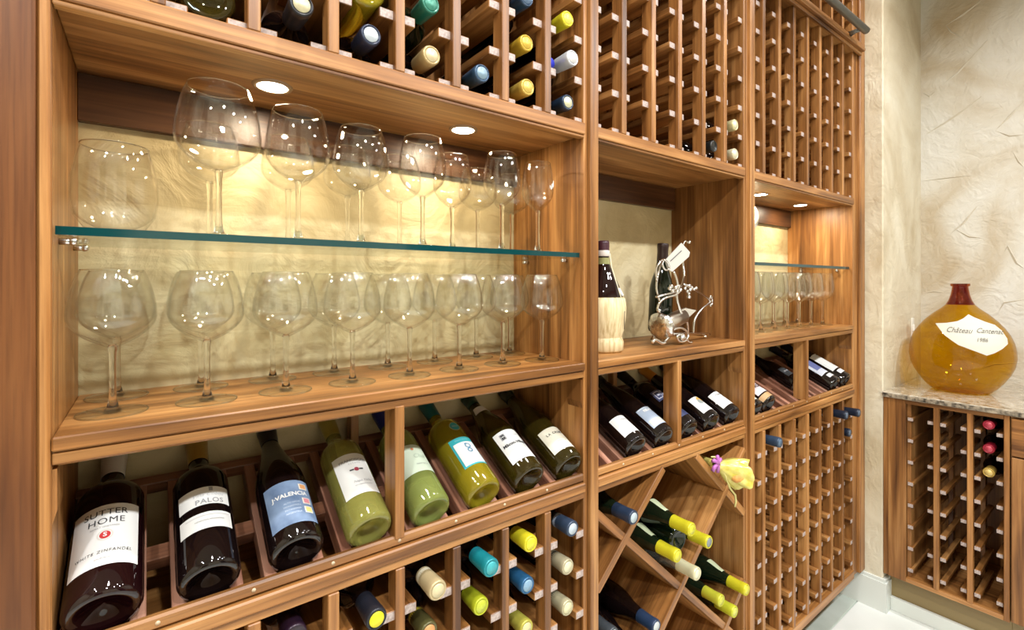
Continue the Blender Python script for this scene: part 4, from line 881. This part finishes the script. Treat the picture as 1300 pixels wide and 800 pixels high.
# drum: a dished shell with a tube on its hub
pa, pb = zp(150, 640, -0.035), zp(300, 568, -0.03); ax = (pb - pa).normalized()
rot = ax.to_track_quat('Z', 'Y').to_matrix()
q = MB().lathe([(0.0001, -0.006), (0.02, -0.008), (0.036, -0.002), (0.040, 0.006), (0.036, 0.012), (0.026, 0.018), (0.021, 0.022)], 32, wave=lambda a, z: 1 + 0.04 * math.sin(9 * a) + 0.02 * math.sin(17 * a))
q.v = [tuple(rot @ Vector(p) + pa) for p in q.v]; q.v = [(x, y, max(z, ZB1 + 0.001)) for x, y, z in q.v]; q.build('shell', speckle('hammered_silver', (0.5, 0.5, 0.49), (0.85, 0.84, 0.82), 90, 0.2, 3, 0.9, 1.0), o)
LT = (pb - pa).length
q = MB().lathe([(0.0001, 0.015), (0.021, 0.016), (0.022, 0.02), (0.022, LT), (0.019, LT + 0.002), (0.0001, LT + 0.002)], 28); q.v = [tuple(rot @ Vector(p) + pa) for p in q.v]; q.build('barrel', plain('brushed_silver', (0.62, 0.57, 0.50), 0.28, 1.0), o)
lf = MB(); P = [zp(290, 530, -0.04), zp(330, 515, -0.04), zp(395, 528, -0.04), zp(345, 575, -0.045), zp(310, 580, -0.045)]
lf.add([p for p in P] + [p + Vector((0.0015, 0.003, 0.002)) for p in P], [(0, 1, 2, 3, 4), (9, 8, 7, 6, 5)] + [(i, (i + 1) % 5, (i + 1) % 5 + 5, i + 5) for i in range(5)]); lf.build('leaf', SILVER, o)
tgm = MB(); P = [zp(185, 190, -0.05), zp(295, 72, -0.05), zp(352, 135, -0.05), zp(345, 165, -0.05), zp(232, 267, -0.05), zp(205, 250, -0.05)]
tgm.add(P + [p + Vector((0.0, 0.0025, 0.0)) for p in P], [tuple(range(6)), tuple(range(11, 5, -1))] + [(i, (i + 1) % 6, (i + 1) % 6 + 6, i + 6) for i in range(6)])
tp = tgm.build('tag', plain('satin_tag', (0.62, 0.60, 0.55), 0.35, 0.3), o)
MB().tube([zp(220, 195, -0.0515), zp(295, 125, -0.0515)], 0.0009, 5).build('tag_line', INK, tp)
wire('tag_loop', [(178, 180, -0.045), (165, 215, -0.05), (185, 255, -0.053), (212, 245, -0.053), (200, 205, -0.053), (180, 185, -0.05)], 0.0026)
bx = zp(213, 560).x
bottle((bx, SY + 0.034, ZB1 + 0.030), (0.03, 0.02, 0), 'burgundy', 0.262, 0.0345, 'green', (0.035, 0.018, 0.016), 'dark green bottle standing in the arms of the silver wire figure', cap0=0.80)
# a wire cradle carries the bottle's foot
cy = SY + 0.034
MB().tube([(bx + 0.022 * math.cos(a), cy + 0.022 * math.sin(a), ZB1 + 0.027) for a in [2 * PI * k / 20 for k in range(21)]], 0.003, 8).tube([(bx + 0.022, cy, ZB1 + 0.027), (bx + 0.03, cy, ZB1 + 0.003)], 0.003, 8).tube([(bx - 0.022, cy, ZB1 + 0.027), (bx - 0.03, cy, ZB1 + 0.003)], 0.003, 8).tube([(bx, cy + 0.022, ZB1 + 0.027), (bx, cy + 0.03, ZB1 + 0.003)], 0.003, 8).build('cradle', SILVER, o)

# ------------------------------------------------------------------ counter in the niche
STONE = None
m, nt, b = new_mat('granite'); STONE = m
tc = nt.nodes.new('ShaderNodeTexCoord')
n1 = nt.nodes.new('ShaderNodeTexNoise'); n1.inputs['Scale'].default_value = 26; n1.inputs['Detail'].default_value = 8; n1.inputs['Distortion'].default_value = 1.5
rp = nt.nodes.new('ShaderNodeValToRGB'); e = rp.color_ramp.elements; e[0].position = 0.34; e[0].color = (0.20, 0.16, 0.11, 1); e[1].position = 0.66; e[1].color = (0.52, 0.48, 0.40, 1); k = e.new(0.5); k.color = (0.40, 0.35, 0.27, 1)
nt.links.new(tc.outputs['Object'], n1.inputs['Vector']); nt.links.new(n1.outputs['Fac'], rp.inputs[0]); nt.links.new(rp.outputs[0], b.inputs['Base Color']); b.inputs['Roughness'].default_value = 0.08
b.inputs['Coat Weight'].default_value = 0.6
ct = box('stone_countertop', WX - 0.012, NX, -2.3, -0.0675, 0.8965, 0.918, STONE, ch=0.002)
box('chiselled_edge', WX - 0.0145, WX - 0.0118, -2.3, -0.0675, 0.8985, 0.9145, speckle('rough_granite_edge', (0.03, 0.024, 0.018), (0.36, 0.30, 0.22), 70, 0.4, 6, 0.8), ct, 0.0008)
tag(ct, 'polished mottled stone countertop under the amber demijohn', 'countertop')

cab = empty('counter_wine_rack', (WX + 0.2, -0.26, 0), 'walnut counter cabinet with open three-column bottle rack under the stone top', 'cabinet')
p = lambda *a, **k: box(*a, parent=cab, **k)
xf = WX - 0.002
p('face_stile', xf, xf + 0.02, -0.142, -0.084, 0.158, 0.8965, W['z']); p('filler_strip', xf + 0.002, xf + 0.02, -0.084, -0.0675, 0.158, 0.8965, W['z'])
p('face_stile', xf, xf + 0.02, -0.4385, -0.4235, 0.158, 0.8965, W['z']); p('top_rail', xf, xf + 0.02, -0.4235, -0.142, 0.880, 0.8965, W['y'])
p('side_panel', xf + 0.02, NX - 0.01, -0.156, -0.142, 0.158, 0.8965, W['z']); p('side_panel', xf + 0.02, NX - 0.01, -0.4375, -0.4235, 0.158, 0.8965, W['z'])
p('bottom_board', xf + 0.001, NX - 0.01, -0.4234, -0.1421, 0.158, 0.174, W['y']); p('back_panel', NX - 0.12, NX - 0.10, -0.43, -0.15, 0.17, 0.8965, W['z'])
p('toe_kick', WX + 0.05, WX + 0.065, -0.4385, -0.0675, 0, 0.158, plain('olive_toe_board', (0.26, 0.19, 0.08), 0.4))
for y in (-0.2368, -0.334):
    p('rack_slat', xf, xf + 0.025, y - 0.008, y + 0.008, 0.174, 0.880, W['z']); p('rack_slat', xf + 0.23, xf + 0.26, y - 0.008, y + 0.008, 0.174, 0.880, W['z'])
RMX = MB().box(-0.125, 0.125, -0.0085, 0.0085, -0.0135, 0, 0, 0.0012).mesh('rack_rail', [W['x']])
RMXE = MB().box(-0.001, 0.001, -0.0083, 0.0083, -0.0132, -0.0003).mesh('rail_end', [ENDG])
for z in [0.824 - 0.0872 * k for k in range(8)]:
    for y in (-0.142 - 0.0135, -0.2368 + 0.019, -0.2368 - 0.019, -0.334 + 0.019, -0.334 - 0.019, -0.4235 + 0.0115):
        t = inst('rack_rail', RMX, cab, Vector((xf + 0.012 + 0.125, y, z)) - wloc(cab)); inst('rail_end', RMXE, t, (-0.1255, 0, 0))
OUTX = (0, -PI / 2, 0)
for z, cap, top, lab in ((0.824, (0.30, 0.012, 0.03), (0.45, 0.05, 0.08), 'bottle with red capsule on the top rail of the counter rack'), (0.7368, (0.30, 0.012, 0.03), (0.45, 0.05, 0.08), 'bottle with red capsule between a red and a gold one, counter rack'), (0.6496, (0.42, 0.28, 0.06), (0.58, 0.42, 0.14), 'bottle with gold capsule below the two red ones in the counter rack')):
    bottle((xf + 0.012 + 0.272, -0.3825, z + 0.0233), OUTX, 'bordeaux', 0.272, 0.0315, 'black', cap, lab, 'bottles in the counter rack', captop=top)

dr = empty('drawer_cabinet', (WX + 0.2, -0.9, 0), 'walnut base cabinet with drawer over door beside the counter rack', 'cabinet')
p = lambda *a, **k: box(*a, parent=dr, **k)
p('carcass', xf + 0.012, NX - 0.01, -2.28, -0.4395, 0.158, 0.8965, W['z'])
for i in range(3):
    ya = -0.4435 - 0.61 * i; yb = ya - 0.603
    d_ = p('drawer_front', xf - 0.004, xf + 0.012, yb, ya, 0.7555, 0.888, W['y']); e_ = p('door', xf - 0.004, xf + 0.012, yb, ya, 0.165, 0.7495, W['z'])
    MB().tube([(xf - 0.004, (ya + yb) / 2 - 0.05, 0.82), (xf - 0.03, (ya + yb) / 2 - 0.05, 0.82), (xf - 0.03, (ya + yb) / 2 + 0.05, 0.82), (xf - 0.004, (ya + yb) / 2 + 0.05, 0.82)], 0.004, 8).build('handle', CHROME, d_)
p('toe_kick', WX + 0.05, WX + 0.065, -2.28, -0.4385, 0, 0.158, plain('olive_toe_board_long', (0.26, 0.19, 0.08), 0.4))

# wall switch on the niche return
o = empty('light_switch', (2.845, -0.067, 1.16), 'white light switch plate on the niche return behind the demijohn', 'switch')
MB().box(2.828, 2.862, -0.0725, -0.0675, 1.115, 1.205, 0, 0.0015).build('plate', paint((0.75, 0.73, 0.66), 0.4), o)
MB().box(2.839, 2.851, -0.078, -0.0725, 1.145, 1.175, 0, 0.001).build('rocker', paint((0.78, 0.76, 0.70), 0.35), o)

# ------------------------------------------------------------------ amber demijohn
JX, JY, JZ, JR, JH = 2.7154, -0.2591, 0.9182, 0.168, 0.448
jar = empty('demijohn', (JX, JY, JZ), 'large round amber glass demijohn with shield-shaped cream label', 'demijohn')
jp = [(0.0001, 0.006), (0.07, 0.004), (0.082, 0.0), (0.095, 0.006), (0.112, 0.024), (0.131, 0.050), (0.150, 0.083), (0.162, 0.115), (0.167, 0.150), (0.1655, 0.180), (0.160, 0.210), (0.149, 0.240), (0.133, 0.268), (0.112, 0.296), (0.085, 0.324), (0.062, 0.343), (0.046, 0.360)]
jn = [(0.046, 0.360), (0.037, 0.378), (0.0305, 0.400), (0.0265, 0.425), (0.0255, 0.436), (0.0305, 0.438), (0.0315, 0.443), (0.0305, 0.448), (0.0225, 0.448), (0.0215, 0.430), (0.026, 0.400), (0.033, 0.378), (0.042, 0.360)]
MB().lathe(jp, 64).build('glass_body', AMBER, jar, False)
MB().lathe(jn, 48).build('neck', AMBER_NECK, jar, False)
VA = math.atan2(JY + D, JX)                              # the side of the jar that faces the camera's place
def jrad(z):
    for (ra, za), (rb, zb) in zip(jp[2:-1], jp[3:]):
        if za <= z <= zb: return ra + (rb - ra) * (z - za) / (zb - za)
    return 0.05
def jmap(x, y, off):                                     # label artwork (crop units) wrapped on the glass
    z = 0.448 * (768 - y) / 715; z = min(max(z, 0.02), 0.355)
    s = (x - 395) / 349 * JR; r_ = jrad(z); s = max(-0.97, min(0.97, s / r_))
    a = math.asin(s); d = Vector((-math.cos(VA), -math.sin(VA))); rt = Vector((math.sin(VA), -math.cos(VA)))
    v = d * math.cos(a) + rt * math.sin(a)
    return (v.x * (r_ + off), v.y * (r_ + off), z)
poly = [(240, 315), (310, 308), (380, 294), (415, 275), (445, 250), (480, 268), (540, 292), (600, 312), (640, 345), (672, 395), (674, 425), (640, 455), (595, 480), (550, 496), (500, 478), (440, 458), (385, 440), (340, 412), (300, 385), (265, 345)]
bm = bmesh.new(); bm.faces.new([bm.verts.new((x, y, 0)) for x, y in poly]); bmesh.ops.triangulate(bm, faces=bm.faces[:])
for _ in range(4): bmesh.ops.subdivide_edges(bm, edges=[e_ for e_ in bm.edges if e_.calc_length() > 22], cuts=1); bmesh.ops.triangulate(bm, faces=bm.faces[:])
bm.verts.index_update(); vs = [jmap(q_.co.x, q_.co.y, 0.0015) for q_ in bm.verts]; fs = [tuple(q_.index for q_ in f.verts) for f in bm.faces]; bm.free()
lb = inst('label', MB().add(vs, fs, 0, True).mesh('label', [paint((0.52, 0.50, 0.43), 0.8)]), jar, (0, 0, 0))
def jtext(body, size, xc, yc, shear, slope=0.0):
    vs, fs = text_flat(body, size, shear)
    inst('lettering', MB().add([jmap(xc + x, yc - y + slope * x, 0.003) for x, y, _ in vs], fs).mesh('lettering', [paint((0.10, 0.09, 0.07), 0.6)]), lb, (0, 0, 0))
jtext('Château', 46, 385, 350, 0.45, 0.02); jtext('Cantenac', 42, 566, 350, 0.45, 0.06); jtext('1986', 34, 522, 404, 0.2, 0.0)
